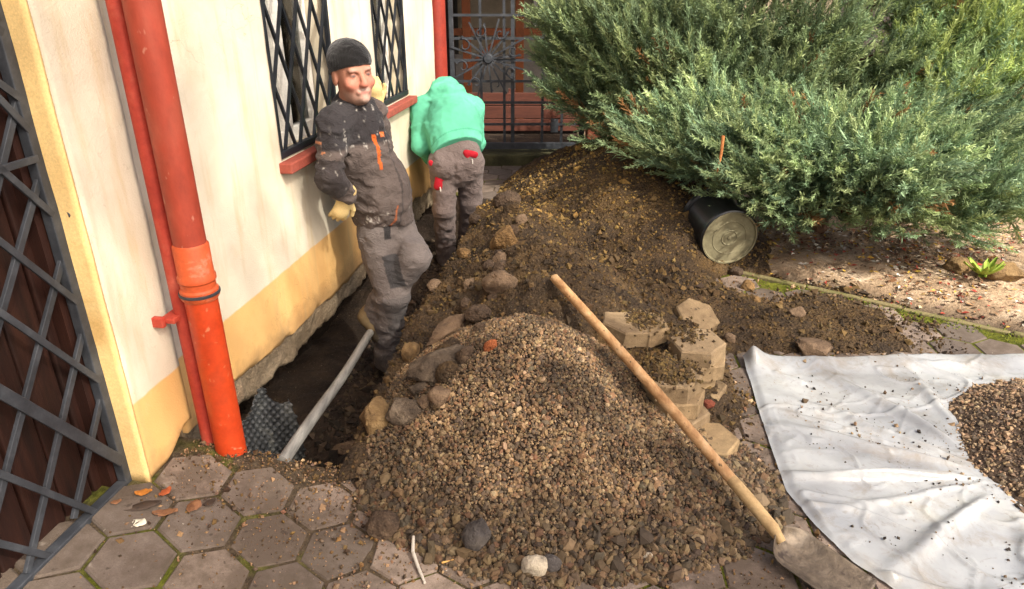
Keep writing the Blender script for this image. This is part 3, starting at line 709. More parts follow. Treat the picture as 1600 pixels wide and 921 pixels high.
heap2 = put('gravel_heap', V, F, M_gravelbed); tag(heap2, 'smaller pile of sandy gravel lying on the white plastic sheet', 'gravel heap')

import bmesh
def ico(sub):
    bm = bmesh.new(); bmesh.ops.create_icosphere(bm, subdivisions=sub, radius=1.0); bm.verts.ensure_lookup_table()
    V = np.array([v.co[:] for v in bm.verts]); F = np.array([[v.index for v in f.verts] for f in bm.faces]); bm.free(); return V, F
ICO1 = ico(1); ICO3 = ico(3); ICO2 = ico(2); ICO4 = ico(4)

OCTA = (np.array([[1, 0, 0], [-1, 0, 0], [0, 1, 0], [0, -1, 0], [0, 0, 1], [0, 0, -1]], float) * 1.12, np.array([[0, 2, 4], [2, 1, 4], [1, 3, 4], [3, 0, 4], [2, 0, 5], [1, 2, 5], [3, 1, 5], [0, 3, 5]]))
def grains(name, pts, size, cols, parent=None, mat=None, flat=0.75, kind='stuff', lite=True):
    """many little lumps in one mesh; every lump has its own shape, turn and colour"""
    V0, F0 = OCTA if lite else ICO1; n = len(pts); nv = len(V0)
    sc = np.stack([rng.uniform(0.7, 1.3, n), rng.uniform(0.7, 1.3, n), rng.uniform(0.5, 0.95, n) * flat / 0.75], 1) * size[:, None]
    q = rng.normal(size=(n, 4)); q /= np.linalg.norm(q, axis=1)[:, None]; w, x, y, z = q.T
    Rm = np.stack([1-2*(y*y+z*z), 2*(x*y-z*w), 2*(x*z+y*w), 2*(x*y+z*w), 1-2*(x*x+z*z), 2*(y*z-x*w), 2*(x*z-y*w), 2*(y*z+x*w), 1-2*(x*x+y*y)], 1).reshape(n, 3, 3)
    loc = V0[None] * rng.uniform(0.72, 1.22, (n, nv, 1)) * sc[:, None, :]
    P = np.einsum('nij,nvj->nvi', Rm, loc) + pts[:, None, :]
    F = F0[None] + (np.arange(n) * nv)[:, None, None]
    C = np.repeat(cols, nv, 0)
    o = put(name, P.reshape(-1, 3), F.reshape(-1, 3), mat or M_grain, parent, col=C, smooth=False)
    if kind: o['kind'] = kind
    return o
M_grain = vcol('stone_grain', 0.85, 120, 0.4, 0.3, 0.003, 0.3)
def pick(pal, n, var=0.16):
    pal = np.array([p[:3] for p in pal]); c = pal[rng.integers(0, len(pal), n)]
    return np.clip(c * rng.uniform(1 - var, 1 + var, (n, 1)) * rng.uniform(0.95, 1.05, (n, 3)), 0, 1)
GRAVEL = [L(142, 117, 86), L(160, 134, 100), L(128, 105, 78), L(118, 99, 78), L(108, 95, 79), L(148, 121, 89), L(100, 86, 70), L(174, 150, 117), L(132, 100, 74), L(90, 76, 62), L(126, 106, 81)]
def scatter(fn, n, x0, x1, y0, y1, ok):
    x = rng.uniform(x0, x1, n); y = rng.uniform(y0, y1, n); m = ok(x, y); x = x[m]; y = y[m]; return x, y, fn(x, y)
# gravel proper: only where the gravel cone is above the dark soil
x, y, z = scatter(gravel_z, 90000, -0.9, 1.1, 1.5, 3.2, lambda x, y: (gravel_z(x, y) > -0.004) & (gravel_z(x, y) > soil_z(x, y) - 0.012 + 0.02 * n2(x, y, 12, 3, 55)))
sz = np.clip(rng.lognormal(math.log(0.0048), 0.40, len(x)), 0.0025, 0.013)
ed = sstep(0.16, 0.0, z) * sstep(2.3, 1.9, y); sz = sz * (1 + 1.5 * ed * rng.uniform(0, 1, len(x)) ** 2)
dk = 1 - 0.58 * sstep(0.40, 0.62, 0.5 + 0.5 * n2(x, y, 5, 3, 56) + 0.25 * ed)
grains('gravel', np.stack([x, y, z + sz * 0.15], 1), sz, pick(GRAVEL, len(x)) * dk[:, None] * np.array([1.0, 0.98, 0.93]), gheap, lite=False)
x, y, z = scatter(lambda a, b: heap2_z(a, b) + 0.024, 11000, 1.6, 2.45, 1.3, 2.7, lambda x, y: heap2_z(x, y) > -0.012)
sz = np.clip(rng.lognormal(math.log(0.0055), 0.4, len(x)), 0.003, 0.018)
grains('gravel', np.stack([x, y, z], 1), sz, pick([L(150, 126, 98), L(168, 142, 108), L(120, 100, 80), L(140, 112, 84), L(96, 82, 68)], len(x)), heap2)
# soil crumbs and small clods
SOIL = [L(82, 66, 43), L(102, 82, 50), L(66, 53, 37), L(126, 102, 58), L(92, 73, 45), L(114, 91, 52)]
x, y, z = scatter(soil_z, 60000, -0.95, 2.2, 2.0, 6.0, lambda x, y: (soil_z(x, y) > -0.02) & (soil_z(x, y) > gravel_z(x, y) - 0.01) & (sd(x, y)[1] > 0.40) & ~((x > 1.0) & (y < 2.93)) & (rng.uniform(0, 1, len(x)) < 0.55 + 0.45 * n2(x, y, 7, 2, 57)))
sz = np.clip(rng.lognormal(math.log(0.0056), 0.55, len(x)), 0.0028, 0.030)
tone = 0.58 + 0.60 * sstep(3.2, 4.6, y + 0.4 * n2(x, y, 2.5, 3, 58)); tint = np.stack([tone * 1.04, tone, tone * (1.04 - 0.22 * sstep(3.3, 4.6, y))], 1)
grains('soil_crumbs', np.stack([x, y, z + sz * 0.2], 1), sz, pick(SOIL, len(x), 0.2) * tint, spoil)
x, y, z = scatter(lambda a, b: np.where(trench_mask(a, b) > .5, floor_z(a, b), 0), 7000, -1.1, -0.1, 2.1, 5.4, lambda x, y: (trench_mask(x, y) > .9) & (sd(x, y)[1] > .0))
sz = np.clip(rng.lognormal(math.log(0.008), 0.6, len(x)), 0.003, 0.035)
tag(grains('trench_crumbs', np.stack([x, y, z + sz * .2], 1), sz, pick([L(52, 42, 33), L(66, 54, 42), L(42, 35, 28), L(80, 66, 50)], len(x))), 'dark damp crumbs of earth on the floor of the trench', 'soil crumbs')
# crumbs strewn over paving, trench lip and the plastic sheet
x1 = rng.normal(0.1, 0.60, 11000); y1 = rng.normal(1.95, 0.40, 11000)
x2 = rng.uniform(-1.2, -0.40, 5000); y2 = 2.17 + np.abs(rng.normal(0, 0.12, 5000)) * rng.choice([-1, 1], 5000) - 0.14 * (x2 + 0.8)
x3 = rng.uniform(0.6, 2.0, 3800); y3 = rng.uniform(2.5, 4.0, 3800)
x4 = rng.uniform(0.7, 1.05, 1500); y4 = rng.uniform(1.7, 2.9, 1500)
x5 = rng.normal(-0.95, 0.30, 900); y5 = rng.normal(1.86, 0.20, 900)
x = np.concatenate([x1, x2, x3, x4, x5]); y = np.concatenate([y1, y2, y3, y4, y5]); s_, d_ = sd(x, y)
m = (trench_mask(x, y) < 0.1) & (d_ > 0.05) & (gravel_z(x, y) < 0.02) & (soil_z(x, y) < 0.03) & (y > 1.2) & (curb_d(x, y) < 0) & ~((x > 1.04) & (y < 2.9))
x, y = x[m], y[m]; sz = np.clip(rng.lognormal(math.log(0.0026), 0.6, len(x)), 0.0012, 0.013)
db = grains('loose_crumbs', np.stack([x, y, pave_z(x, y) + sz * 0.4], 1), sz, pick(SOIL + SOIL + GRAVEL, len(x), 0.2) * np.array([.95, .86, .86]))
tag(db, 'loose crumbs of soil and small stones strewn over the paving', 'soil crumbs')

def rock_mesh(name, size, seed, cuts=9, rough=0.16, boxy=0.0):
    V0, F0 = (ICO4 if max(size) > .06 else ICO3); r = np.random.default_rng(seed); V = V0.copy()
    if boxy: V = np.sign(V) * np.abs(V) ** (1 - boxy); 
    for k in range(cuts):
        n_ = r.normal(size=3); n_ /= np.linalg.norm(n_); h = r.uniform(0.62, 0.9); dd = V @ n_ - h; V = V - np.where(dd > 0, dd, 0)[:, None] * n_ * 0.92
    V = V * (1 + rough * fbm(V * 2.2 + seed * 3.7, 5, seed)[:, None] + 0.09 * fbm(V * 6 + seed, 4, seed + 1)[:, None]); return mesh_np(name, V * np.array(size), F0, smooth=True, sharp=38)
def stone(name, px, py, size, label, mat, seed, rot=(0, 0, 0), cat='stone', group=None, lift=0.25, cuts=9, boxy=0.0, pos=None):
    p = hit(px, py) if pos is None else np.array(pos)
    o = bpy.data.objects.new(name, rock_mesh(name, size, seed, cuts, boxy=boxy)); link(o, None, mat)
    o.location = (p[0], p[1], p[2] + lift * size[2]); o.rotation_euler = rot; return tag(o, label, cat, group)
def stone_mat(name, c1, c2, c3, **k): return grainy(name, c1, c2, c3, scale=k.pop('scale', 16), fine=110, rough=0.9, bmp=1.0, bdist=0.02, **k)
M_sdark = stone_mat('dark_grey_stone', L(62, 56, 52), L(88, 82, 78), L(112, 104, 96))
M_spale = stone_mat('pale_round_stone', L(110, 100, 88), L(196, 182, 158), L(206, 194, 172), scale=9)
M_sbrown = stone_mat('brown_earthy_stone', L(84, 68, 54), L(120, 98, 76), L(146, 122, 96))
M_sgrey = stone_mat('grey_brown_rock', L(64, 54, 44), L(90, 77, 63), L(138, 122, 102))
M_sochre = stone_mat('ochre_broken_block', L(92, 72, 48), L(130, 104, 68), L(156, 130, 90))
M_sclod = soil_mat('clay_clod', L(96, 74, 48), L(134, 104, 66), L(150, 118, 76), 0.9, 9, 0.8, 0.02)
M_sclodd = soil_mat('dark_clod', L(62, 50, 40), L(82, 66, 52), L(98, 80, 62), 0.9, 9, 0.8, 0.02)
stone('stone', 745, 850, (0.045, 0.04, 0.07), 'upright dark grey stone with a pale streak at the front foot of the gravel heap', M_sdark, 3, (0.2, 0.1, 0.4), lift=0.5)
stone('stone', 836, 890, (0.045, 0.036, 0.032), 'pale rounded stone in the bottom foreground below the gravel heap', M_spale, 5, (0, 0.1, 0.3), cuts=3, lift=0.5)
stone('stone', 862, 884, (0.03, 0.03, 0.028), 'small dark pebble leaning on the pale rounded foreground stone', M_sdark, 8, lift=0.4, cuts=4)
stone('rock', 685, 575, (0.135, 0.085, 0.07), 'large flat grey rock with pale scratches at the trench lip right of the boot', M_sgrey, 11, (0.15, -0.1, 0.5), cuts=12)
stone('rock', 786, 445, (0.085, 0.075, 0.06), 'squarish brown rock half sunk in the top of the soil heap', M_sbrown, 13, (0.1, 0.2, 0.4), boxy=0.35)
stone('broken_block', 592, 655, (0.075, 0.07, 0.055), 'ochre broken block jutting over the trench, lower left of the grey rock', M_sochre, 17, (0.3, 0.15, 0.6), 'block', boxy=0.5, cuts=5)
stone('rock', 632, 648, (0.085, 0.065, 0.055), 'grey rock beside the ochre broken block at the gravel heap edge', M_sgrey, 19, (0.1, 0.1, -0.4))
stone('rock', 545, 702, (0.075, 0.045, 0.035), 'brown lump lying on the front lip of the trench', M_sbrown, 23, (0, 0, 0.3))
stone('rock', 1270, 552, (0.085, 0.07, 0.055), 'dark brown rock on the paving just behind the plastic sheet', M_sbrown, 29, (0, 0, 0.2), lift=0.45, boxy=0.3)
stone('clod', 788, 385, (0.085, 0.08, 0.11), 'big ochre clay clod on the ridge of the soil heap', M_sclod, 31, (0.2, 0.2, 0.2), 'clod')
stone('clod', 792, 318, (0.09, 0.09, 0.07), 'dark clod at the far end of the soil heap near the bent worker', M_sclodd, 37, cat='clod')
stone('stone', 643, 556, (0.045, 0.045, 0.05), 'small ochre stone touching the boot of the leaning worker', M_sochre, 41, lift=0.3)
stone('clod', 598, 828, (0.06, 0.055, 0.05), 'dark clod on the paving at the left foot of the gravel heap', M_sclodd, 43, cat='clod', lift=0.4)
stone('rock', 705, 515, (0.14, 0.05, 0.045), 'long slab-like rock leaning on the trench side of the soil heap', M_sbrown, 47, (0.2, -0.35, 0.6))
stone('brick_shard', 766, 548, (0.022, 0.014, 0.034), 'small orange brick shard on the dark soil above the gravel', stone_mat('brick_shard_clay', L(150, 84, 50), L(176, 102, 62), L(160, 90, 56)), 53, (0.2, 0.3, 0), 'brick shard', boxy=0.5, lift=0.6)
stone('stone', 1245, 492, (0.045, 0.04, 0.035), 'brown stone on bare soil left of the sunlit patch', M_sbrown, 59, lift=0.4)
stone('stone', 1168, 450, (0.04, 0.04, 0.035), 'small round clod below the black bucket', M_sclod, 61, lift=0.4)
stone('stone', 1150, 428, (0.042, 0.036, 0.034), 'brown clod touching the underside of the black bucket', M_sclodd, 62, lift=0.4)
stone('stone', 1140, 532, (0.035, 0.03, 0.03), 'small earthy stone right of the taller paver stack', M_sbrown, 63, lift=0.4)
stone('stone', 697, 846, (0.02, 0.018, 0.016), 'small brown pebble near the crooked twig', M_sbrown, 64, lift=0.4)
stone('stone', 1012, 872, (0.022, 0.016, 0.014), 'small pale pebble between foreground pavers', M_spale, 65, lift=0.4)
stone('brick_shard', 1108, 634, (0.028, 0.022, 0.016), 'small red brick fragment right of the paver stacks', stone_mat('red_brick_clay', L(120, 62, 46), L(140, 76, 56), L(120, 66, 50)), 66, cat='brick shard', boxy=0.4, lift=0.4)
stone('edging_rock', 1566, 424, (0.14, 0.07, 0.06), 'long ochre edging rock in the sunlit bed at the right edge', M_sochre, 67, (0, 0, -0.3), lift=0.2, pos=(*at(1566, 424, z=0.06)[:2], 0.05))
stone('edging_rock', 1498, 412, (0.10, 0.07, 0.05), 'flat ochre rock left of the leafy weed in the bed', M_sochre, 68, (0, 0, 0.3), lift=0.2, pos=(*at(1498, 412, z=0.06)[:2], 0.04))
for k, (px, py, w, lab) in enumerate(((680, 450, .05, 'earth-coated stone on the trench side of the heap behind the leaning worker'), (748, 492, .045, 'brown stone left of the shovel handle on the heap slope'), (725, 400, .05, 'round clod at the trench edge beside the bent worker'), (655, 610, .04, 'grey stone between the flat rock and the gravel'), (815, 345, .045, 'dark clod on the golden rear soil heap'), (742, 345, .05, 'brown clod right behind the bent worker'), (1180, 470, .03, 'small lump of soil on the bare patch below the bucket'))):
    stone('stone', px, py, (w, w * 0.8, w * 0.75), lab, (M_sbrown, M_sclodd, M_sclod, M_sgrey)[k % 4], 80 + k, (0.2 * k, 0.1, k), lift=0.3)

# clods along the bank of the trench
rb = random.Random(5)
for k in range(30):
    px = rb.uniform(655, 810); py = 620 - (px - 655) * 1.75 + rb.uniform(-45, 70); w = rb.choice((.022, .026, .032, .036, .045, .055))
    if not 315 < py < 640: continue
    c_ = stone('clod', px, py, (w * rb.uniform(.9, 1.4), w, w * rb.uniform(.7, 1.0)), None, (M_sclodd, M_sclodd, M_spoil, M_sclodd, M_spoil, M_sbrown)[k % 6], 200 + k, (rb.uniform(0, 3), rb.uniform(0, 3), k), None, None, 0.0, cuts=14); c_.parent = spoil
# stacked and loose pavers
M_paver2 = paver_mat('stacked_paver', L(166, 140, 102), L(150, 130, 102), L(96, 79, 58), 0.03)
mbp = MB(); mbp.prism(hexagon(0.116, 0, 0.003, 4), 0.0, 0.068, 0.007); me_p = bpy.data.meshes.new('loose_paver'); me_p.from_pydata(mbp.v, [], mbp.f); me_p.materials.append(M_paver2)
TX_CHIP = bpy.data.textures.new('chips', 'CLOUDS'); TX_CHIP.noise_scale = 0.035; TX_CHIP.noise_depth = 3
def loose(x, y, z, rz, label, tilt=(0, 0)):
    o = bpy.data.objects.new('loose_paver', me_p); link(o); o.location = (x, y, z); o.rotation_euler = (tilt[0], tilt[1], rz)
    m = o.modifiers.new('fine', 'SUBSURF'); m.subdivision_type = 'SIMPLE'; m.levels = 4; m.render_levels = 4
    m = o.modifiers.new('chips', 'DISPLACE'); m.texture = TX_CHIP; m.texture_coords = 'GLOBAL'; m.strength = 0.006; m.mid_level = 0.5
    return tag(o, label, 'paver', 'pavers lifted from the dug-up path')
sx_, sy_ = 0.765, 2.575
for k, (dx, dy, rz) in enumerate(((0.03, -0.01, 0.5), (-0.02, 0.01, 0.1), (0.02, 0.0, 0.75), (0.0, 0.0, 0.28))):
    loose(sx_ + dx, sy_ + dy, 0.002 + 0.0695 * k, rz, ['lowest paver of the taller stack right of the shovel handle', 'second paver from the bottom of the taller stack', 'third paver up in the taller stack', 'topmost hexagonal paver of the taller stack right of the shovel handle'][k], (0.01 * k, -0.015 * k))
for k, (dx, dy, rz) in enumerate(((0.02, -0.01, 0.2), (0.0, 0.0, 0.6), (-0.02, 0.015, 0.35))):
    loose(0.635 + dx, 2.335 + dy, 0.045 + 0.0695 * k, rz, ['lowest paver of the shorter stack behind the shovel handle', 'middle paver of the shorter stack behind the shovel handle', 'soil-covered top paver of the shorter stack behind the shovel handle'][k])
loose(0.735, 2.19, 0.004, 0.4, 'single paver lying flat just right of the shovel handle')
loose(0.555, 2.70, 0.235, 0.1, 'paver sunk in dark soil left of the taller stack', (0.06, 0.05))
loose(0.47, 2.66, 0.25, 0.9, 'tilted paver wedge beside the shovel handle, leftmost of the lifted pavers', (0.12, 0.12))
loose(0.905, 3.16, 0.06, 0.3, 'lone paver standing tilted in the soil behind the taller stack', (0.4, 0.1))
# dirt on the stacks
x = np.concatenate([rng.normal(0.605, 0.05, 900), rng.normal(0.53, 0.05, 500), rng.normal(sx_ - 0.03, 0.05, 160)]); y = np.concatenate([rng.normal(2.37, 0.05, 900), rng.normal(2.70, 0.05, 500), rng.normal(sy_ + 0.05, 0.04, 160)])
z = np.concatenate([np.full(900, 0.256), np.full(500, 0.31), np.full(160, 0.281)]); sz = np.clip(rng.lognormal(math.log(0.006), 0.4, len(x)), 0.003, 0.015)
z = z + 0.02 * np.exp(-((x - 0.57)**2 + (y - 2.4)**2) / 0.004) * (z < 0.27)
tag(grains('dirt_on_pavers', np.stack([x, y, z], 1), sz, pick(SOIL, len(x)) * 0.8), 'dark dirt crumbs lying on top of the stacked pavers', 'soil crumbs')

# ------------------------------------------------------------------ shovel on the gravel heap
M_handle = grainy('pale_ash_wood', L(140, 100, 62), L(186, 145, 100), L(206, 172, 130), scale=5, fine=30, rough=0.6, bmp=0.4, bdist=0.005, vec_scale=(5, 1.2, 5), speck=L(92, 70, 48), sp_scale=16)
M_spade = grainy('muddy_steel', L(70, 59, 47), L(106, 92, 75), L(142, 126, 105), scale=14, fine=60, rough=0.55, bmp=0.8, bdist=0.008, spec=0.5, metal=0.2, speck=L(60, 48, 38), sp_scale=24)
h0 = at(1208, 826, z=0.075); h1 = at(866, 434, z=0.475)
shovel = empty('shovel', (0.93, 1.66, 0.0), 0, 'long wooden-handled shovel leaning on the gravel heap with its blade on the paving', 'shovel')
pts = [h1 + (h0 - h1) * t + np.array([0, 0, 0.012 * math.sin(math.pi * t)]) for t in np.linspace(0, 0.86, 12)]
MB().tube([pts[0] + (pts[0] - pts[1]) * 0.06] + pts, [0.014] + [0.019] + [0.0195] * 11, 18).build('handle', M_handle, shovel, smooth=True, sharp=60)
ax = (h0 - h1) / np.linalg.norm(h0 - h1)
MB().tube([pts[-1] - ax * 0.01, pts[-1] + ax * 0.06, h0, h0 + ax * 0.04 + np.array([0, 0, -0.012])], [0.0205, 0.0212, 0.0205, 0.014], 18).build('socket', grainy('dusty_socket', L(150, 122, 84), L(186, 156, 110), L(130, 112, 88), scale=12, fine=70, rough=0.7, bmp=0.3), shovel, smooth=True, sharp=50)
bd = np.array([0.60, -0.80, 0]); bs = np.array([0.80, 0.60, 0]); b0 = at(1216, 838, z=0.045)
nu, nv = 25, 31; uu = np.linspace(-1, 1, nu); vv = np.linspace(0, 1, nv); Bv = []
for u in uu:
    for v in vv:
        hw = 0.093 * (1 - 0.80 * (1 - min(1, v / 0.22)) ** 2.2) * (1.0 - 0.06 * v); ln = 0.285 * v - 0.012 * u * u * (v > 0.9)
        z = 0.004 + 0.032 * abs(u) ** 2.2 * (1 - 0.5 * v) + 0.035 * (1 - min(1, v / 0.3)) ** 2 + 0.004 * v - 0.016 * math.exp(-(u / 0.12) ** 2) * 0 + 0.006 * math.exp(-(u / 0.10) ** 2) * (v < 0.55)
        p = b0 + bd * ln + bs * hw * u; Bv.append((p[0], p[1], z + 0.008))
bl = put('blade', np.array(Bv), grid_faces(nu, nv), M_spade, shovel); q = bl.modifiers.new('thickness', 'SOLIDIFY'); q.thickness = 0.0025

# grey pole lying over the trench
p0 = at(441, 722, z=0.045); p1 = at(580, 521, Y=3.32)
M_pole = grainy('weathered_grey_wood', L(98, 97, 92), L(134, 132, 126), L(160, 157, 148), scale=6, fine=60, rough=0.8, bmp=0.4, bdist=0.005, vec_scale=(8, 1, 8))
tag(MB().tube([p0 + (p1 - p0) * t + np.array([0.006 * math.sin(5 * t), 0, 0.008 * math.sin(7 * t)]) for t in np.linspace(0, 1, 14)], [0.0235 - 0.003 * t for t in np.linspace(0, 1, 14)], 14).build('pole', M_pole, smooth=True, sharp=60), 'weathered grey wooden pole lying across the open trench', 'pole')

# dimpled membrane against the foundation
ns, nz = 104, 88; S, Zz = np.meshgrid(np.linspace(0.07, 0.56, ns), np.linspace(-0.36, 0.13, nz), indexing='ij')
top = 0.105 + 0.02 * np.sin(S * 22) - 0.16 * sstep(0.34, 0.56, S)
row = np.round((Zz + 0.33) / 0.030); ddx = ((S + 0.016 * (row % 2)) / 0.032) % 1 - 0.5; ddz = ((Zz + 0.33) / 0.030 + 0.5) % 1 - 0.5
dim = np.clip(1.0 - (ddx**2 + ddz**2) / 0.11, 0, 1) ** 0.5
D = 0.085 + 0.06 * sstep(0.1, -0.3, Zz) + 0.02 * np.sin(S * 9 + 1) + 0.011 * dim + 0.05 * sstep(0.40, 0.46, S) * 0 + 0.03 * sstep(0.03, 0.10, Zz)
V = np.stack([O2[0] + U[0]*S + N[0]*D, O2[1] + U[1]*S + N[1]*D, np.minimum(Zz, top)], -1).reshape(-1, 3)
mm = (Zz < top + 0.006); fm = mm[:-1, :-1] & mm[1:, 1:]; V, F = compact(V, grid_faces(ns, nz, fm))
dmem = put('dimpled_membrane', V, F, grainy('dusty_black_plastic', L(34, 35, 36), L(58, 60, 60), L(98, 98, 92), scale=12, fine=60, rough=0.5, bmp=0.3, bdist=0.004, spec=0.5)); q = dmem.modifiers.new('thickness', 'SOLIDIFY'); q.thickness = 0.0015
tag(dmem, 'grey dimpled drainage membrane standing in the trench beside the orange pipe', 'membrane')

# ------------------------------------------------------------------ plastic sheet
EL = [(2.905, 1.075), (2.70, 1.055), (2.48, 1.02), (2.2, 0.985), (1.96, 0.955), (1.80, 0.99), (1.637, 1.045), (1.53, 1.12), (1.2, 1.35), (0.9, 1.5)]
ey = [e[0] for e in EL][::-1]; ex = [e[1] for e in EL][::-1]
nu, nv = 250, 260; uu = np.linspace(0, 1, nu); vv = np.linspace(0, 1, nv); Ug, Vg = np.meshgrid(uu, vv, indexing='ij')
Yg = 2.905 - Vg * 1.95; Xl = np.interp(Yg, ey, ex); Xg = Xl + Ug * (2.95 - Xl)
Yg = Yg + (0.025 * np.sin(Xg * 3.2 + 0.5) - 0.05 * (Xg - 1.1) * 0.5) * (1 - Vg) ** 2
cxh, cyh = 1.78, 2.02; an = np.arctan2(Yg - cyh, Xg - cxh); rr = np.hypot(Xg - cxh, Yg - cyh)
def ridge(v, w): return np.exp(-(v / w) ** 2)
crease = np.zeros_like(Xg)
for a0, w0, h_ in ((2.75, 0.045, .020), (3.14, 0.035, .040), (2.45, 0.04, .018), (3.75, 0.05, .022), (2.05, 0.06, .024), (4.25, 0.06, .018), (1.6, 0.06, .02), (3.4, .03, .010), (2.62, .02, .010)):
    da = (an - a0 + math.pi) % (2 * math.pi) - math.pi
    crease += sstep(0.50, 0.72, np.hypot(Xg - 2.2, Yg - 1.97)) * h_ * ridge(da + 0.06 * n2(rr, an, 3, 2, int(a0 * 10)), w0 * (0.5 + 0.35 / (rr + 0.3))) * sstep(0.0, 0.25, rr) * (1 - sstep(0.45, 0.95, rr))
rid = 1 - np.abs(n2(Xg * 0.9 + Yg * 0.5, Yg * 1.1 - Xg * 0.3, 3.2, 4, 101)); rid2 = 1 - np.abs(n2(Xg + 0.4 * Yg, Yg * 1.6, 7.5, 3, 102))
_na = n2(Xg * 0.8 + 0.5 * Yg, Yg - 0.3 * Xg, 2.3, 2, 121); _nb = n2(Xg, Yg * 1.2, 5.2, 2, 122); _nc = n2(Xg + Yg, Yg - Xg, 3.1, 2, 123)
Zg = 0.011 + 0.010 * np.exp(-(_na / 0.022) ** 2) + 0.003 * np.exp(-(_nb / 0.03) ** 2) + 0.007 * np.exp(-(_nc / 0.018) ** 2) + crease * 1.1 + 0.016 * np.clip(rid - 0.66, 0, 1) + 0.006 * (1 + n2(Xg, Yg, 2.5, 3, 103))
back = sstep(2.72, 2.86, Yg); Zg = Zg + back * (0.025 + 0.016 * n2(Xg, Yg * 0.3, 5, 3, 104)) * (1 - sstep(0.985, 1.0, 1 - Vg) * 0.8)
Zg = Zg + 0.05 * np.exp(-((Xg - 1.10) / 0.05) ** 2 - ((Yg - 2.86) / 0.06) ** 2)
Zg = Zg * (1 - 0.6 * sstep(0.02, 0.0, Ug)) + 0.002
def sheet_mat():
    m, nt, b = new_mat('white_polythene'); v = coords(nt, False)
    n1 = noise(nt, v, 3.0, 5, 0.6); n2_ = noise(nt, v, 26, 5, 0.7, 0.8); n3 = noise(nt, v, 90, 3, 0.6)
    col = ramp(nt, n1, [(0.35, L(156, 158, 159)), (0.6, L(174, 175, 173)), (0.75, L(186, 182, 168))])
    col = mix(nt, ramp(nt, n2_, [(0.56, 0.0), (0.74, 0.50)]), col, L(126, 112, 92))
    col = mix(nt, ramp(nt, n3, [(0.70, 0.0), (0.76, 0.5)]), col, L(120, 104, 84))
    col = mix(nt, ramp(nt, noise(nt, v, 4.5, 7, 0.72, 0.6), [(0.50, 0.0), (0.68, 0.5)]), col, L(134, 117, 92))
    nt.links.new(col, b.inputs['Base Color']); b.inputs['Roughness'].default_value = 0.20; b.inputs['Specular IOR Level'].default_value = 0.6
    bump(nt, b, math_(nt, 'ADD', n2_, math_(nt, 'MULTIPLY', noise(nt, v, 9, 4, 0.6, 1.5), 1.0)), 0.16, 0.012)
    t = nt.nodes.new('ShaderNodeBsdfTranslucent'); nt.links.new(col, t.inputs[0]); s = nd(nt, 'ShaderNodeMixShader', Fac=0.22)
    nt.links.new(b.outputs[0], s.inputs[1]); nt.links.new(t.outputs[0], s.inputs[2]); nt.links.new(s.outputs[0], nt.nodes['Material Output'].inputs['Surface']); return m
V = np.stack([Xg, Yg, Zg], -1).reshape(-1, 3)
sheet = put('plastic_sheet', V, grid_faces(nu, nv), sheet_mat()); tag(sheet, 'creased white plastic sheet spread on the paving at the lower right', 'plastic sheet')
# crumbs on the sheet
k = 2200; x = rng.uniform(1.1, 2.1, k); y = rng.uniform(1.45, 2.85, k); m = (0.5 + 0.5 * n2(x, y, 4, 3, 111)) > rng.uniform(0.42, 0.75, k); x, y = x[m], y[m]
i = np.clip(((2.905 - y) / 1.95 * (nv - 1)).astype(int), 0, nv - 1); xl = np.interp(y, ey, ex); j_ = np.clip(((x - xl) / (2.95 - xl) * (nu - 1)).astype(int), 0, nu - 1)
sz = np.clip(rng.lognormal(math.log(0.0022), 0.7, len(x)), 0.001, 0.012)
tag(grains('crumbs_on_sheet', np.stack([x, y, Zg[j_, i] + sz * 0.5], 1), sz, pick([L(70, 58, 46), L(100, 82, 62), L(52, 44, 38), L(150, 126, 96)], len(x))), 'scattered soil crumbs lying on the white plastic sheet', 'soil crumbs')

# ------------------------------------------------------------------ bucket under the juniper
KB = 1.12; B0 = at(1140, 372, Y=3.98); B1 = at(1110, 338, Y=4.30); axis = Vector(B1 - B0).normalized(); blen = float(np.linalg.norm(B1 - B0))
Mb = Matrix.Translation(Vector(B0)) @ axis.to_track_quat('Z', 'Y').to_matrix().to_4x4() @ Matrix.Diagonal((1.12, 1.12, 1, 1))
M_bk = grainy('black_bucket_plastic', L(22, 23, 25), L(32, 33, 35), L(48, 48, 48), scale=9, fine=80, rough=0.32, bmp=0.08, bdist=0.003, spec=0.5)
bucket = empty('bucket', (B0[0], B0[1], 0.04), 0, 'black bucket lying on its side under the juniper, pale base towards the viewer', 'bucket')
MB().lathe([(0.0, 0.022), (0.150, 0.02), (0.1505, 0.0), (0.158, 0.004), (0.160, 0.02), (0.155, 0.024), (0.157, 0.12), (0.163, blen - 0.03), (0.163, blen), (0.157, blen), (0.150, 0.04), (0.0, 0.035)], 48, Mb).build('body', M_bk, bucket, smooth=True)
MB().lathe([(0.164, blen - 0.045), (0.176, blen - 0.04), (0.178, blen - 0.012), (0.172, blen - 0.002), (0.164, blen - 0.002)], 48, Mb).build('rim', M_bk, bucket, smooth=True)
MB().lathe([(0.1495, 0.012), (0.1495, -0.006), (0.143, -0.0065), (0.139, 0.003), (0.095, 0.004), (0.093, 0.001), (0.09, 0.004), (0.045, 0.003), (0.042, -0.001), (0.036, 0.003), (0.012, 0.002), (0.008, -0.002), (0.0, -0.002)], 48, Mb).build('base', grainy('dusty_olive_base', L(96, 90, 68), L(122, 115, 88), L(140, 131, 102), scale=8, fine=70, rough=0.75, bmp=0.25, bdist=0.004), bucket, smooth=True, sharp=25)
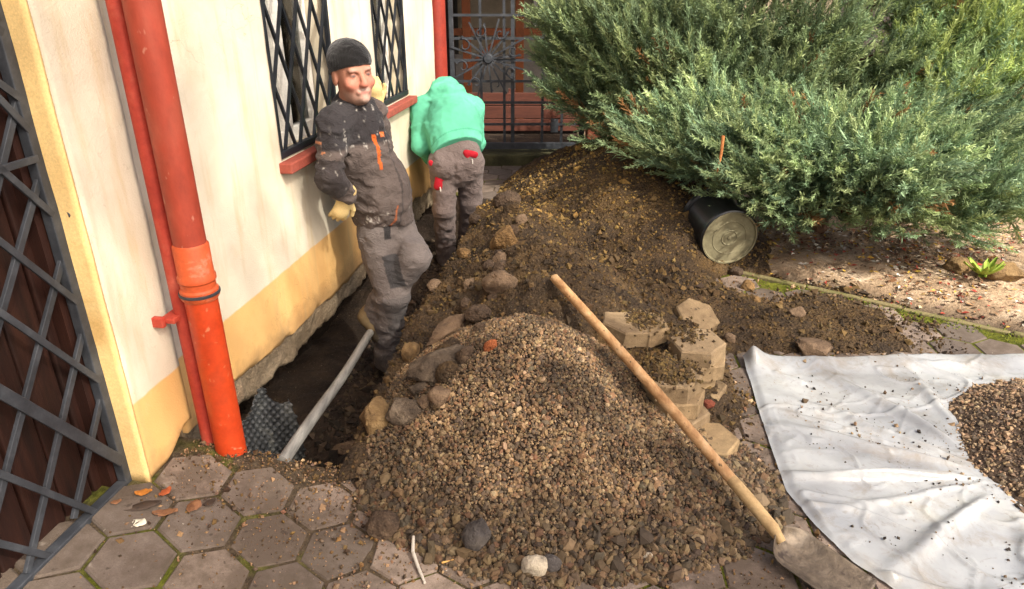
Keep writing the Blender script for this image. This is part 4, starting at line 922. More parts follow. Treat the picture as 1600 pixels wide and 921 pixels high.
# ------------------------------------------------------------------ people: smooth-blended solids turned into one skin by surface nets
def rc(a, b, ra, rb, k=0.03, flat=None): return ('cone', np.array(a, float), np.array(b, float), ra, rb, k, flat)
def el(c, r, Rm=None, k=0.03, sub=False): return ('ell', np.array(c, float), np.array(r, float), np.eye(3) if Rm is None else np.array(Rm), k, sub)
def prim_box(p, m=0.0):
    if p[0] == 'cone':
        r = max(p[3], p[4]) * (1.0 if p[6] is None else max(1, p[6][1])) + m; return np.minimum(p[1], p[2]) - r, np.maximum(p[1], p[2]) + r
    r = np.abs(p[3]) @ p[2] + m; return p[1] - r, p[1] + r
def prim_d(p, P):
    if p[0] == 'cone':
        a, b, ra, rb = p[1:5]; ba = b - a; pa = P - a; h = np.clip(pa @ ba / (ba @ ba + 1e-12), 0, 1); q = pa - h[..., None] * ba; l2 = (q * q).sum(-1)
        if p[6] is not None:
            n_, f_ = p[6]; c = q @ np.array(n_); l2 = l2 + c * c * (1 / f_ ** 2 - 1)
        return np.sqrt(np.maximum(l2, 1e-12)) - (ra + (rb - ra) * h)
    q = (P - p[1]) @ p[3]; k0 = np.linalg.norm(q / p[2], axis=-1); k1 = np.linalg.norm(q / p[2] ** 2, axis=-1) + 1e-9; return k0 * (k0 - 1) / k1
def sdf_mesh(prims, vox, disp=None, cuts=()):
    lo = np.min([prim_box(p)[0] for p in prims], 0) - 4 * vox - 0.015; hi = np.max([prim_box(p)[1] for p in prims], 0) + 4 * vox + 0.015
    n = np.ceil((hi - lo) / vox).astype(int) + 1; f = np.full(n, 0.2, np.float32)
    for p in prims:
        m = max(0.05, 2 * p[5 if p[0] == 'cone' else 4]); a, b = prim_box(p, m)
        i0 = np.clip(((a - lo) / vox).astype(int), 0, n - 1); i1 = np.clip(((b - lo) / vox).astype(int) + 2, 1, n); sl = tuple(slice(u, v) for u, v in zip(i0, i1))
        G = np.stack(np.meshgrid(*[lo[k] + vox * np.arange(i0[k], i1[k]) for k in range(3)], indexing='ij'), -1)
        d = prim_d(p, G); k = p[5] if p[0] == 'cone' else p[4]
        if p[0] == 'ell' and p[5]:
            h = np.clip(0.5 - 0.5 * (f[sl] + d) / k, 0, 1); f[sl] = f[sl] * (1 - h) - d * h + k * h * (1 - h)
        else:
            h = np.clip(0.5 + 0.5 * (f[sl] - d) / k, 0, 1); f[sl] = f[sl] * (1 - h) + d * h - k * h * (1 - h)
    if disp is not None:
        m = np.abs(f) < 0.05; idx = np.argwhere(m); f[m] += disp(lo + idx * vox)
    if len(cuts):
        G = np.stack(np.meshgrid(*[lo[k] + vox * np.arange(n[k]) for k in range(3)], indexing='ij'), -1)
        for p0, nn in cuts: f = np.maximum(f, ((G - p0) @ np.array(nn)).astype(np.float32))
    return nets(f, lo, vox)
def nets(f, lo, vox):
    s = f < 0; nx, ny, nz = np.array(f.shape) - 1
    acc = np.zeros((nx, ny, nz, 3), np.float32); cnt = np.zeros((nx, ny, nz), np.float32)
    for axn in range(3):
        sl0 = [slice(None)] * 3; sl1 = [slice(None)] * 3; sl0[axn] = slice(0, -1); sl1[axn] = slice(1, None)
        a, b = f[tuple(sl0)], f[tuple(sl1)]; cr = (a < 0) != (b < 0); t = np.where(cr, a / np.where(cr, a - b, 1), 0)
        o1, o2 = [k for k in range(3) if k != axn]
        for u in (0, 1):
            for v in (0, 1):
                q = [slice(None)] * 3; q[o1] = slice(u, u + (nx, ny, nz)[o1]); q[o2] = slice(v, v + (nx, ny, nz)[o2]); q = tuple(q)
                c = cr[q]; w = np.zeros(c.shape + (3,), np.float32); w[..., axn] = t[q]; w[..., o1] = u; w[..., o2] = v
                acc += w * c[..., None]; cnt += c
    act = cnt > 0; ids = -np.ones(act.shape, np.int64); ids[act] = np.arange(act.sum()); cell = np.argwhere(act)
    V = lo + vox * (cell + acc[act] / cnt[act][:, None]); F = []
    for axn in range(3):
        o1, o2 = (axn + 1) % 3, (axn + 2) % 3; sl0 = [slice(1, -1)] * 3; sl1 = [slice(1, -1)] * 3; sl0[axn] = slice(0, -1); sl1[axn] = slice(1, None)
        a, b = s[tuple(sl0)], s[tuple(sl1)]; e = np.argwhere(a != b)
        if not len(e): continue
        flip = a[tuple(e.T)]; e = e + 1; e[:, axn] -= 1; qd = []
        for u, v in ((1, 1), (0, 1), (0, 0), (1, 0)):
            g = e.copy(); g[:, o1] -= u; g[:, o2] -= v; qd.append(ids[g[:, 0], g[:, 1], g[:, 2]])
        qd = np.stack(qd, 1); qd[~flip] = qd[~flip][:, ::-1]; F.append(qd)
    return V, np.concatenate(F)
def frame(fwd, up):
    f = np.array(fwd, float); f /= np.linalg.norm(f); u = np.array(up, float); u -= f * (u @ f); u /= np.linalg.norm(u); return np.stack([np.cross(f, u), f, u], 1)   # columns: right hand side, forward, up

def head_prims(c, A, hs=1.0):
    """c centre of the head, A columns = right, forward, up; metres"""
    T = lambda r, f, u: c + A @ np.array([r, f, u]); p = []
    p += [el(T(0, -.012, .035), (.076, .096, .088), A, .02), el(T(0, .018, -.035), (.064, .076, .082), A, .03), el(T(0, .040, -.088), (.042, .044, .032), A, .03)]
    p += [rc(T(0, .088, .012), T(0, .108, -.026), .010, .0135, .012), el(T(0, .101, -.030), (.019, .014, .011), A, .008)]
    p += [rc(T(-.038, .076, .028), T(.038, .076, .028), .014, .014, .015)]
    for s in (-1, 1):
        p += [el(T(s*.034, .086, .008), (.017, .016, .011), A, .012, True), el(T(s*.033, .072, .008), (.0125, .0125, .0125), A, .003), el(T(s*.046, .062, -.028), (.022, .024, .022), A, .02)]
        p += [el(T(s*.079, -.010, -.006), (.009, .020, .034), A, .008)]
    p += [rc(T(-.022, .086, -.062), T(.022, .086, -.062), .009, .009, .008), el(T(0, .086, -.090), (.022, .020, .018), A, .015), rc(T(0, -.02, -.06), T(0, -.045, -.17), .056, .062, .03)]
    def sc(q):
        f = lambda v: c + (v - c) * hs
        if q[0] == 'cone': return ('cone', f(q[1]), f(q[2]), q[3] * hs, q[4] * hs, q[5], q[6])
        return ('ell', f(q[1]), q[2] * hs, q[3], q[4], q[5])
    return [sc(q) for q in p] if hs != 1.0 else p
def head_paint(V, c, A, base=(0.42, 0.19, 0.122), hs=1.0):
    q = (V - c) @ A / hs; r, f, u = q.T; col = np.tile(np.array(base), (len(V), 1))
    def blend(w, cc): nonlocal col; w = np.clip(w, 0, 1)[:, None]; col = col * (1 - w) + np.array(cc) * w
    g = lambda x, y, z, sx, sy, sz: np.exp(-((r - x) / sx) ** 2 - ((f - y) / sy) ** 2 - ((u - z) / sz) ** 2)
    blend(0.55 * (g(.045, .07, -.03, .026, .04, .024) + g(-.045, .07, -.03, .026, .04, .024) + g(0, .11, -.028, .02, .03, .02)), (0.60, 0.17, 0.12))
    stub = 0.35 * sstep(-.045, -.075, u) * sstep(.0, .03, f); blend(stub, (0.40, 0.32, 0.27))
    blend(0.7 * g(0, .092, -.050, .030, .03, .0075), (0.46, 0.38, 0.33))                                   # grey moustache
    blend(0.8 * g(0, .095, -.0635, .022, .02, .005), (0.36, 0.13, 0.11))
    blend(0.5 * g(0, .09, -.098, .024, .03, .016), (0.44, 0.36, 0.31))
    for s in (-1, 1):
        blend(0.5 * g(s*.034, .083, .006, .013, .02, .005), (0.50, 0.36, 0.30)); blend(1.1 * g(s*.033, .084, .007, .0085, .02, .0048), (0.05, 0.045, 0.05))
        blend(0.5 * g(s*.035, .085, .016, .018, .02, .004), (0.26, 0.11, 0.08)); blend(0.55 * g(s*.036, .088, .030, .022, .02, .0055), (0.48, 0.36, 0.30)); blend(.35 * g(s*.037, .08, -.008, .018, .02, .006), (.34, .14, .10))
    return col
def fold(P, seed, amp=1.0, sc=(9, 9, 20)):
    a = fbm(P * np.array(sc) + 0.7 * fbm(P * 5, 2, seed + 5)[:, None], 3, seed); return amp * (0.007 * (np.abs(a) * 2 - 0.5) + 0.003 * fbm(P * 30, 2, seed + 9))
def hand_prims(w, d, nrm, side, sc=1.0, curl=0.5):
    """gloved hand: wrist point, pointing direction, back-of-hand normal"""
    d = np.array(d, float); d /= np.linalg.norm(d); nrm = np.array(nrm, float); nrm -= d * (nrm @ d); nrm /= np.linalg.norm(nrm); x = np.cross(d, nrm) * side; w = np.array(w, float)
    T = lambda a, b, c: w + (x * a + d * b + nrm * c) * sc; p = [rc(T(0, -.03, 0), T(0, .02, 0), .036, .034, .01), rc(T(0, .02, 0), T(0, .085, 0), .036, .040, .015, (nrm, .62))]
    for k, (a, l) in enumerate(((-.031, .062), (-.010, .074), (.011, .070), (.030, .056))):
        b0 = T(a, .088, 0); b1 = T(a * 1.15, .088 + l * .5, -.012 * curl * 2); b2 = T(a * 1.15, .088 + l * (.5 + .42 * (1 - .5 * curl)), -.03 * curl * 2)
        p += [rc(b0, b1, .0125, .0115, .004), rc(b1, b2, .0115, .0095, .003)]
    t0 = T(-.034, .03, -.006); t1 = T(-.062, .062, -.016); t2 = T(-.070, .095, -.022); p += [rc(t0, t1, .016, .0135, .008), rc(t1, t2, .013, .011, .004)]
    return p

M_skin = vcol('weathered_skin', 0.68, 150, 0.30, 0.5, 0.002, 0.3)
M_cloth = vcol('work_cloth', 0.92, 420, 0.30, 0.25, 0.0015, 0.12, sheen=0.06)
M_hood = vcol('hoodie_jersey', 0.95, 300, 0.18, 0.15, 0.001, 0.08)
def wrinkle(m):
    nt = m.node_tree; b = nt.nodes['Principled BSDF']; v = coords(nt, False, (1, 1, 1.6)); n1 = noise(nt, v, 17, 3, 0.5, 1.8); n2_ = noise(nt, v, 44, 3, 0.6, 1.2)
    rdg = math_(nt, 'ABSOLUTE', math_(nt, 'SUBTRACT', n1, 0.5)); h = math_(nt, 'ADD', math_(nt, 'MULTIPLY', rdg, 2.0), math_(nt, 'MULTIPLY', n2_, 0.10)); bp = bump(nt, b, h, 0.5, 0.016)
wrinkle(M_cloth)
M_knit = vcol('black_knit', 0.95, 380, 0.45, 0.7, 0.003, 0.1, sheen=0.3)
M_glove = vcol('leather_glove', 0.8, 180, 0.35, 0.4, 0.002, 0.2)
M_boot = vcol('dusty_boot_leather', 0.75, 120, 0.4, 0.3, 0.002, 0.25)
def lin(r, g, b): return np.array(L(r, g, b)[:3])
def zone(col, w, c): w = np.clip(w, 0, 1)[:, None]; return col * (1 - w) + c * w
def boot_prims(ank, toe_dir, sc=1.0):
    t = np.array(toe_dir, float); t /= np.linalg.norm(t); a = np.array(ank, float); zz = np.array([0, 0, 1.0]); zz = zz - t * (zz @ t); zz /= np.linalg.norm(zz)
    T = lambda f, u: a + (t * f + zz * u) * sc
    return [rc(T(-.015, .10), T(-.01, 0), .048, .048, .02), rc(T(-.035, -.045), T(.06, -.05), .042, .044, .02), rc(T(.06, -.052), T(.17, -.062), .046, .036, .02)]

# ---- worker leaning on the wall, one foot braced behind him
def leaning_worker():
    Fw = np.array([0.92, -0.39, 0]); Rt = np.array([-0.39, -0.92, 0])
    pel = np.array([-0.655, 3.49, 0.47]); waist = np.array([-0.685, 3.455, 0.64]); chest = np.array([-0.742, 3.425, 0.88]); neck = np.array([-0.752, 3.415, 1.075])
    shR = neck + Rt * .172 + np.array([0, 0, -.055]); shL = neck - Rt * .175 + np.array([0, 0, -.055])
    elR = np.array([-0.832, 3.15, 0.80]); wrR = at(541, 303, Y=3.23); elL = np.array([-0.70, 3.70, 0.83]); wrL = at(588, 168, Y=3.64)
    hpR = pel + Rt * .085 + np.array([0, 0, -.04]); hpL = pel - Rt * .085 + np.array([0, 0, -.04])
    knR = at(612, 462, Y=3.36); anR = at(607, 556, Y=3.44); knL = at(647, 402, Y=3.36); anL = at(586, 486, Y=3.42)
    hc = at(551, 116, Y=3.37); A = frame((0.60, -0.80, -0.02), (-0.08, 0.0, 1)) * 1.0; HS = 1.08
    who = empty('person', (anR[0], anR[1], -0.41), 0, 'man in dirty grey work clothes and black beanie leaning on the cream wall', 'person')
    bp = head_prims(hc, A, 1.08) + [rc(neck + np.array([0, 0, .03]), chest, .055, .095, .04, (Fw, .8)), rc(chest, waist, .10, .10, .05, (Fw, .8)), rc(waist, pel, .10, .11, .05, (Fw, .85))]
    for a, b, c, s in ((shR, elR, wrR, 1), (shL, elL, wrL, -1)): bp += [rc(chest + (a - chest) * .6, a, .06, .045, .03), rc(a, b, .042, .034, .02), rc(b, c, .034, .026, .02)]
    for a, b, c in ((hpR, knR, anR), (hpL, knL, anL)): bp += [rc(a, b, .07, .048, .03), rc(b, c, .048, .034, .02)]
    V, F = sdf_mesh(bp, 0.0048)
    near = ((V - hc) ** 2).sum(1) < .2 ** 2; col = np.tile(np.array((.5, .24, .17)), (len(V), 1)); col[near] = head_paint(V[near], hc, A, hs=1.08)
    put('body', V, F, M_skin, who, col=col)
    # jacket
    jp = [rc(neck + np.array([0, 0, .028]) - Fw * .02, neck + np.array([0, 0, -.05]), .068, .085, .03), rc(shR * .75 + neck * .25, shL * .75 + neck * .25, .070, .070, .05),
          rc(neck + np.array([0, 0, -.07]), chest, .120, .148, .06, (Fw, .88)), rc(chest, waist, .146, .142, .06), rc(waist + Fw * .005, pel + Fw * .0 + np.array([0, 0, -.02]), .142, .152, .06),
          el(waist + Fw * .055 + np.array([0, 0, .02]), (.11, .11, .16), None, .07)]
    jp += [rc(shR, elR, .074, .064, .03), rc(elR, wrR, .062, .050, .02), rc(shL, elL, .070, .058, .03), rc(elL, wrL, .060, .046, .02)]
    jp = jp[:6] + [el(pel + np.array([0, 0, -.262]), (.6, .6, .30), None, .012, True)] + jp[6:]
    V, F = sdf_mesh(jp, 0.0062, lambda P: fold(P, 201, 2.1, (8, 8, 13)) + 0.014 * np.abs(vnoise(P * np.array([6, 6, 24]), 203)) * (np.linalg.norm(P - elR, axis=1) < .16))
    up = V[:, 2]; q = (V - chest); fr = q @ Fw; rs = q @ Rt
    col = np.tile(lin(92, 82, 77), (len(V), 1)); col = col * (1 + 0.12 * fbm(V * 9, 3, 205))[:, None]
    col = zone(col, sstep(.955, .975, up + 0.10 * rs * 0 + .04 * (fr > 0)) * (np.linalg.norm(V - wrL, axis=1) > .16), lin(52, 49, 50))        # dark yoke
    col = zone(col, (np.linalg.norm(V - elR, axis=1) < .10) * 0.75, lin(52, 49, 50))
    col = zone(col, ((np.abs(up - .958 + .04 * (fr > 0)) < .005) & (fr < .02)) * 0.75, lin(196, 128, 86))
    fcx = rs + 0.02; col = zone(col, ((np.abs(fcx + .035 * (up - .8)) < .006) & (fr > .03) & (up < .98)) * 0.55, lin(44, 42, 42))              # zip
    col = zone(col, ((np.abs(rs - .055) < .008) & (fr > .04) & (up > .80) & (up < .965)) * 0.9, lin(196, 96, 40))                               # orange piping
    col = zone(col, ((np.abs(rs - .0) < .02) & (fr > .04) & (np.abs(up - .955) < .010)) * 0.8, lin(206, 110, 50))
    col = zone(col, ((np.abs(rs - .02) < .0045) & (fr > .04) & (up > .47) & (up < .62)) * 0.7, lin(176, 96, 52))
    sp = sstep(.42, .55, vnoise(V * np.array([38, 38, 24]), 207)) * sstep(.0, .4, vnoise(V * 120, 208)) * sstep(-.1, .3, vnoise(V * 6, 209) + .2)
    col = zone(col, 0.6 * sp, lin(190, 184, 174))                                                                                            # dried paint spatter
    put('jacket', V, F, M_cloth, who, col=col)
    MBv = [rc(neck + np.array([0, 0, .012]) + Rt * .055 + Fw * .01, neck + np.array([0, 0, .010]) + Fw * .07, .022, .022, .02), rc(neck + np.array([0, 0, .012]) + Rt * .055, neck + np.array([0, 0, .02]) - Fw * .06, .022, .022, .02), rc(neck - Fw * .06 + np.array([0, 0, .02]), neck - Rt * .06 + np.array([0, 0, .012]), .022, .022, .02), rc(neck - Rt * .06 + np.array([0, 0, .012]), neck + Fw * .07 + np.array([0, 0, .010]), .022, .022, .02)]
    V, F = sdf_mesh(MBv, 0.006, lambda P: fold(P, 211, .5)); put('collar', V, F, M_cloth, who, col=np.tile(lin(62, 57, 56), (len(V), 1)))
    # trousers
    tp = [rc(pel + np.array([0, 0, .08]), pel + np.array([0, 0, -.06]), .150, .150, .05, (Fw, .86)), rc(hpR, knR, .104, .084, .03), rc(knR, anR + np.array([0, 0, -.015]), .083, .080, .03), rc(hpL, knL, .102, .082, .03), rc(knL, anL, .080, .068, .02)]
    def tdisp(P):
        k = np.exp(-((P[:, 2] - anR[2] - .03) / .12) ** 2) + .6 * np.exp(-((P[:, 2] - knR[2]) / .10) ** 2)
        return fold(P, 221, 1.7, (7, 7, 11)) + 0.018 * k * (np.abs(vnoise(P * np.array([5, 5, 17]) + .5 * vnoise(P * 7, 5)[:, None], 223)) - .4)
    V, F = sdf_mesh(tp, 0.0062, tdisp)
    col = np.tile(lin(104, 96, 92), (len(V), 1)) * (1 + .10 * fbm(V * 7, 3, 225))[:, None]
    cpx = 800 + FOC * V[:, 0] / (V[:, 1] * CP + (CAM_H - V[:, 2]) * SP); pt = at(614, 430, Y=3.26); ptd = V - pt
    front = (V[:, 1] < knR[1] + .0)
    ths = (V - knR) @ Rt; tl = V[:, 2]
    col = zone(col, ((np.abs((V[:, 0] - pt[0]) + .18 * (tl - pt[2])) < .040) & (np.abs(tl - pt[2]) < .085) & front) * 1.0, lin(66, 64, 64))       # thigh pocket patch
    p2 = at(604, 362, Y=3.32); col = zone(col, ((np.abs(V[:, 0] - p2[0]) < .014) & (np.abs(tl - p2[2]) < .05) & (V[:, 1] < 3.45)) * 1.0, lin(52, 50, 50))
    lowR = (tl < knR[2] + .02) & (tl > anR[2] + .06); col = zone(col, (lowR & ((V - (knR + anR) / 2) @ Fw > .045)) * .5, lin(74, 71, 70))         # dark knee panel
    col = zone(col, .5 * sstep(-.18, -.36, tl) * (1 + .4 * vnoise(V * 20, 227)), lin(92, 78, 62))
    seam = (V - knR) @ np.array([.9, -.43, 0]); col = zone(col, ((np.abs(seam + .05) < .004) & (tl < .25)) * .4, lin(86, 80, 78))
    put('trousers', V, F, M_cloth, who, col=col)
    for ank, dr in ((anR + np.array([0, 0, -.0]), (0.75, -0.62, 0)), (anL, (0.30, -0.35, -0.9))):
        bpz = boot_prims(ank + np.array([0, 0, -.005]), dr) if dr[2] == 0 else [rc(anL + np.array([.01, .0, .03]), anL + np.array([-.04, 0, -.03]), .05, .052, .02), rc(anL + np.array([-.04, 0, -.03]), anL + np.array([.02, -.04, -.13]), .050, .040, .02)]
        V, F = sdf_mesh(bpz, 0.0065, lambda P: fold(P, 231, .4)); cc = np.tile(lin(126, 108, 78), (len(V), 1)) * (1 + .2 * fbm(V * 14, 3, 233))[:, None]; cc = zone(cc, (V[:, 2] < ank[2] - .085) * .8, lin(52, 46, 40))
        put('boot', V, F, M_boot, who, col=cc)
    gcol = lin(206, 180, 124)
    for w, d, nr, sd_, cu in ((wrR + np.array([.0, .0, -.012]), at(528, 336, Y=3.22) - wrR, (0.55, -1, .2), 1, .55), (wrL + np.array([0, 0, .012]), at(584, 132, Y=3.60) - wrL, (0.5, -.85, 0), -1, .6)):
        V, F = sdf_mesh(hand_prims(w, d, nr, sd_, 0.90, cu), 0.0045, lambda P: fold(P, 241, .35, (20, 20, 20)))
        cc = np.tile(gcol, (len(V), 1)) * (1 + .22 * fbm(V * 18, 3, 243))[:, None]; put('glove', V, F, M_glove, who, col=cc)
    # beanie
    T = lambda r, f, u: hc + A @ np.array([r, f, u])
    V, F = sdf_mesh([el(T(0, -.016, .062), (.092, .112, .074), A, .02), rc(T(-.0, -.028, .020), T(0, -.022, .062), .090, .093, .02, (A[:, 1], 1.15)), rc(T(-.03, .075, .060), T(.03, .075, .060), .022, .022, .02), el(T(-.01, -.06, .100), (.055, .05, .034), A, .04), el(T(0, .0, -.075), (.22, .22, .102), frame(A[:, 1] + A[:, 2] * .42, A[:, 2]), .006, True)], 0.0052, lambda P: 0.0015 * np.sin(((P - hc) @ A)[:, 2] * 0 + np.arctan2(((P - hc) @ A)[:, 0], ((P - hc) @ A)[:, 1]) * 60) + fold(P, 251, .5, (14, 14, 20)))
    put('beanie', V, F, M_knit, who, col=np.tile(lin(20, 19, 19), (len(V), 1)))
leaning_worker()

# ---- worker bent over in the trench
def bent_worker():
    pel = np.array([-0.375, 4.75, 0.53]); mid = np.array([-0.405, 4.90, 0.69]); sh = np.array([-0.455, 5.08, 0.80]); nk = np.array([-0.47, 5.18, 0.80])
    ax = sh - pel; ax /= np.linalg.norm(ax); sd_ = np.array([.96, .25, 0]); sd_ /= np.linalg.norm(sd_); bk = np.cross(sd_, ax)
    shL = sh - sd_ * .165 + np.array([0, -.02, -.02]); shR = sh + sd_ * .165 + np.array([0, 0, -.03])
    elL = np.array([-0.628, 4.86, 0.57]); haL = np.array([-0.52, 5.10, 0.36]); elR = np.array([-0.27, 5.17, 0.53]); haR = np.array([-0.38, 5.28, 0.33])
    hpL = pel - sd_ * .09 + np.array([0, 0, -.05]); hpR = pel + sd_ * .09 + np.array([0, 0, -.05])
    knL = at(694, 325, Y=4.70); anL = at(697, 402, Y=4.85); knR = at(735, 312, Y=4.84); anR = at(729, 380, Y=5.02)
    hc = np.array([-0.49, 5.33, 0.72]); A = frame((-.05, .45, -.9), (0, .9, .45))
    who = empty('person', (anL[0], anL[1], anL[2] - .08), 0, 'worker in a mint green hoodie bending over in the trench', 'person')
    bp = [rc(pel, mid, .11, .11, .05), rc(mid, sh, .12, .12, .05), rc(sh, nk, .08, .055, .03)] + head_prims(hc, A)
    for a, b, c in ((shL, elL, haL), (shR, elR, haR)): bp += [rc(sh + (a - sh) * .5, a, .07, .05, .03), rc(a, b, .045, .036, .02), rc(b, c, .036, .026, .02), rc(c, c + np.array([.01, .02, -.08]), .03, .03, .02)]
    for a, b, c in ((hpL, knL, anL), (hpR, knR, anR)): bp += [rc(a, b, .07, .048, .03), rc(b, c, .048, .034, .02)]
    V, F = sdf_mesh(bp, 0.009); put('body', V, F, M_skin, who, col=np.tile(np.array((.5, .26, .19)), (len(V), 1)))
    hp = [rc(pel - ax * .03 + bk * .015, mid, .176, .182, .06, (bk, .90)), rc(mid, sh, .182, .168, .07, (bk, .88)), rc(shL, shR, .088, .088, .05), rc(shL, elL, .084, .070, .04), rc(elL, haL, .062, .050, .02), rc(shR, elR, .088, .072, .04), rc(elR, haR, .068, .05, .03), rc(sh + ax * .05 + bk * .11 - sd_ * .08, sh + ax * .02 + bk * .135, .040, .048, .03), rc(sh + ax * .02 + bk * .135, sh + ax * .05 + bk * .11 + sd_ * .08, .048, .040, .03), el(sh + ax * .12 + bk * .06, (.10, .08, .07), None, .03)]
    V, F = sdf_mesh(hp, 0.007, lambda P: fold(P, 301, 2.0, (4, 6, 6)), [(pel + ax * .005, -(ax + bk * .0 + sd_ * -.18))])
    t = (V - pel) @ ax; col = np.tile(lin(92, 172, 140), (len(V), 1)) * (1 + .10 * fbm(V * 8, 3, 303))[:, None]
    col = zone(col, ((np.abs(t - .065 - .18 * ((V - pel) @ sd_)) < .0045)) * .45, lin(50, 128, 96)); put('hoodie', V, F, M_hood, who, col=col)
    tp = [rc(pel + ax * .03, pel + np.array([0, 0, -.06]), .150, .155, .05, (np.array([0, 1, 0]), .9)), el(hpL + np.array([0, -.03, .01]), (.098, .10, .12), None, .04), el(hpR + np.array([0, -.03, .01]), (.098, .10, .12), None, .04),
          rc(hpL, knL, .098, .076, .02), rc(knL, anL, .075, .068, .03), rc(hpR, knR, .098, .076, .02), rc(knR, anR, .075, .066, .03), el(pel + np.array([0.0, -.165, -.10]), (.006, .03, .12), None, .03, True)]
    V, F = sdf_mesh(tp, 0.007, lambda P: fold(P, 311, 1.6, (7, 7, 11))); col = np.tile(lin(110, 98, 94), (len(V), 1)) * (1 + .08 * fbm(V * 8, 3, 313))[:, None]
    Vt = V; put('trousers', V, F, M_cloth, who, col=col)
    M_red = grainy('red_pouch_cloth', L(160, 18, 34), L(178, 22, 40), L(150, 16, 30), scale=9, fine=120, rough=0.8, bmp=0.3, bdist=0.003)
    def on(px, py):
        dep = Vt[:, 1] * CP + (CAM_H - Vt[:, 2]) * SP; qx = 800 + FOC * Vt[:, 0] / dep; qy = 460 - FOC * (Vt[:, 1] * SP - (CAM_H - Vt[:, 2]) * CP) / dep
        m = (np.abs(qx - px) < 7) & (np.abs(qy - py) < 7); return Vt[m][np.argmin(dep[m])]
    for c, sz in ((on(742, 234), (.046, .020, .032)), (on(679, 291), (.034, .020, .055)), (on(668, 250), (.016, .014, .014))):
        m_ = sz[0] > sz[2]; e_ = np.array([sz[0] * .55, .006, -.006]) if m_ else np.array([.004, 0, sz[2] * .55]); rr_ = min(sz[0], sz[2]) * .8
        V, F = sdf_mesh([rc(c - e_, c + e_, rr_, rr_ * .85, .01, (np.array([0, 1.0, 0]), .6)), rc(c + e_ * (-.9 if m_ else .9), c + e_ * (-.9 if m_ else .9) + np.array([.03 if not m_ else 0, 0, -.02 if m_ else -.008]), rr_ * .7, rr_ * .6, .01, (np.array([0, 1.0, 0]), .6))], 0.005, lambda P: fold(P, 321, .9, (14, 14, 14)))
        pch = put('tool_pouch', V, F, M_red, who)
        if sz[0] > .03: MB().tube([c + np.array([.010, -.022, -.03]), c + np.array([.012, -.020, -.06])], .004, 8).build('buckle', M_white, pch, smooth=True)
    for an in (anL, anR):
        V, F = sdf_mesh(boot_prims(an, (-.1, 1, 0)), 0.007); put('boot', V, F, M_boot, who, col=np.tile(lin(90, 84, 80), (len(V), 1)))
bent_worker()
# ------------------------------------------------------------------ junipers
def spray_proto(seed):
    """one feathery juniper spray along +x, unit length: thin tapering needles-clad twiglets"""
    r = np.random.default_rng(seed); T = []
    def twig(a, b, w):
        d = b - a; q = np.cross(d, r.normal(size=3)); q /= np.linalg.norm(q) + 1e-9; T.append((a - q * w / 2, a + q * w / 2, b))
    n = 11
    for i in range(n):
        t = 0.10 + 0.88 * i / n; base = np.array([t, 0.03 * math.sin(5 * t + seed), 0.10 * t * t]); az = (i % 2) * math.pi + r.normal(0, 0.75)
        for rep in range(2):
            ln = (0.34 - 0.20 * t) * r.uniform(0.7, 1.25); az2 = az + rep * r.uniform(1.2, 2.2); an = r.uniform(0.35, 0.75)
            d = np.array([math.cos(an), math.sin(an) * math.cos(az2), math.sin(an) * math.sin(az2) * 0.75 + 0.06]); twig(base, base + d * ln, 0.034)
            for k in range(2):
                u = 0.3 + 0.3 * k; b = base + d * ln * u; e = d + r.normal(0, 0.55, 3); e /= np.linalg.norm(e); twig(b, b + e * ln * (0.62 - 0.25 * u), 0.030)
    for k in range(5):
        a = np.array([k / 5, 0.03 * math.sin(5 * k / 5 + seed), 0.1 * (k / 5) ** 2]); b = np.array([(k + 1.3) / 5, 0.03 * math.sin(5 * (k + 1) / 5 + seed), 0.1 * ((k + 1) / 5) ** 2]); twig(a, b, 0.036)
    return np.array(T)                        # (n, 3, 3)
PROTO = [spray_proto(k) for k in range(7)]
def foliage(pos, dirs, size, cols):
    Vs, Cs = [], []; which = rng.integers(0, len(PROTO), len(pos))
    for k, T in enumerate(PROTO):
        m = which == k; n = m.sum()
        if not n: continue
        d = dirs[m] / np.linalg.norm(dirs[m], axis=1)[:, None]; up = np.tile([0, 0, 1.0], (n, 1)) + rng.normal(0, 0.35, (n, 3)); y = np.cross(up, d); y /= np.linalg.norm(y, axis=1)[:, None]; z = np.cross(d, y)
        B = np.stack([d, y, z], 2) * size[m][:, None, None]; P = np.einsum('nij,tvj->ntvi', B, T) + pos[m][:, None, None, :]; Vs.append(P.reshape(-1, 3))
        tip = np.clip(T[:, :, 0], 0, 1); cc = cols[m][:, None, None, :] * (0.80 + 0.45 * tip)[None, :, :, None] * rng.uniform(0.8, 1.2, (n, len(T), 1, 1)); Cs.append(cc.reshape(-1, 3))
    V = np.concatenate(Vs); C = np.concatenate(Cs); return V, np.arange(len(V)).reshape(-1, 3), C
M_juniper = vcol('juniper_scale_leaves', 0.7, 60, 0.15, 0.0, 0.001, 0.25, transl=0.30)
M_bark = grainy('reddish_bark', L(70, 48, 34), L(98, 70, 50), L(124, 96, 72), scale=9, fine=60, bmp=0.8, bdist=0.01)
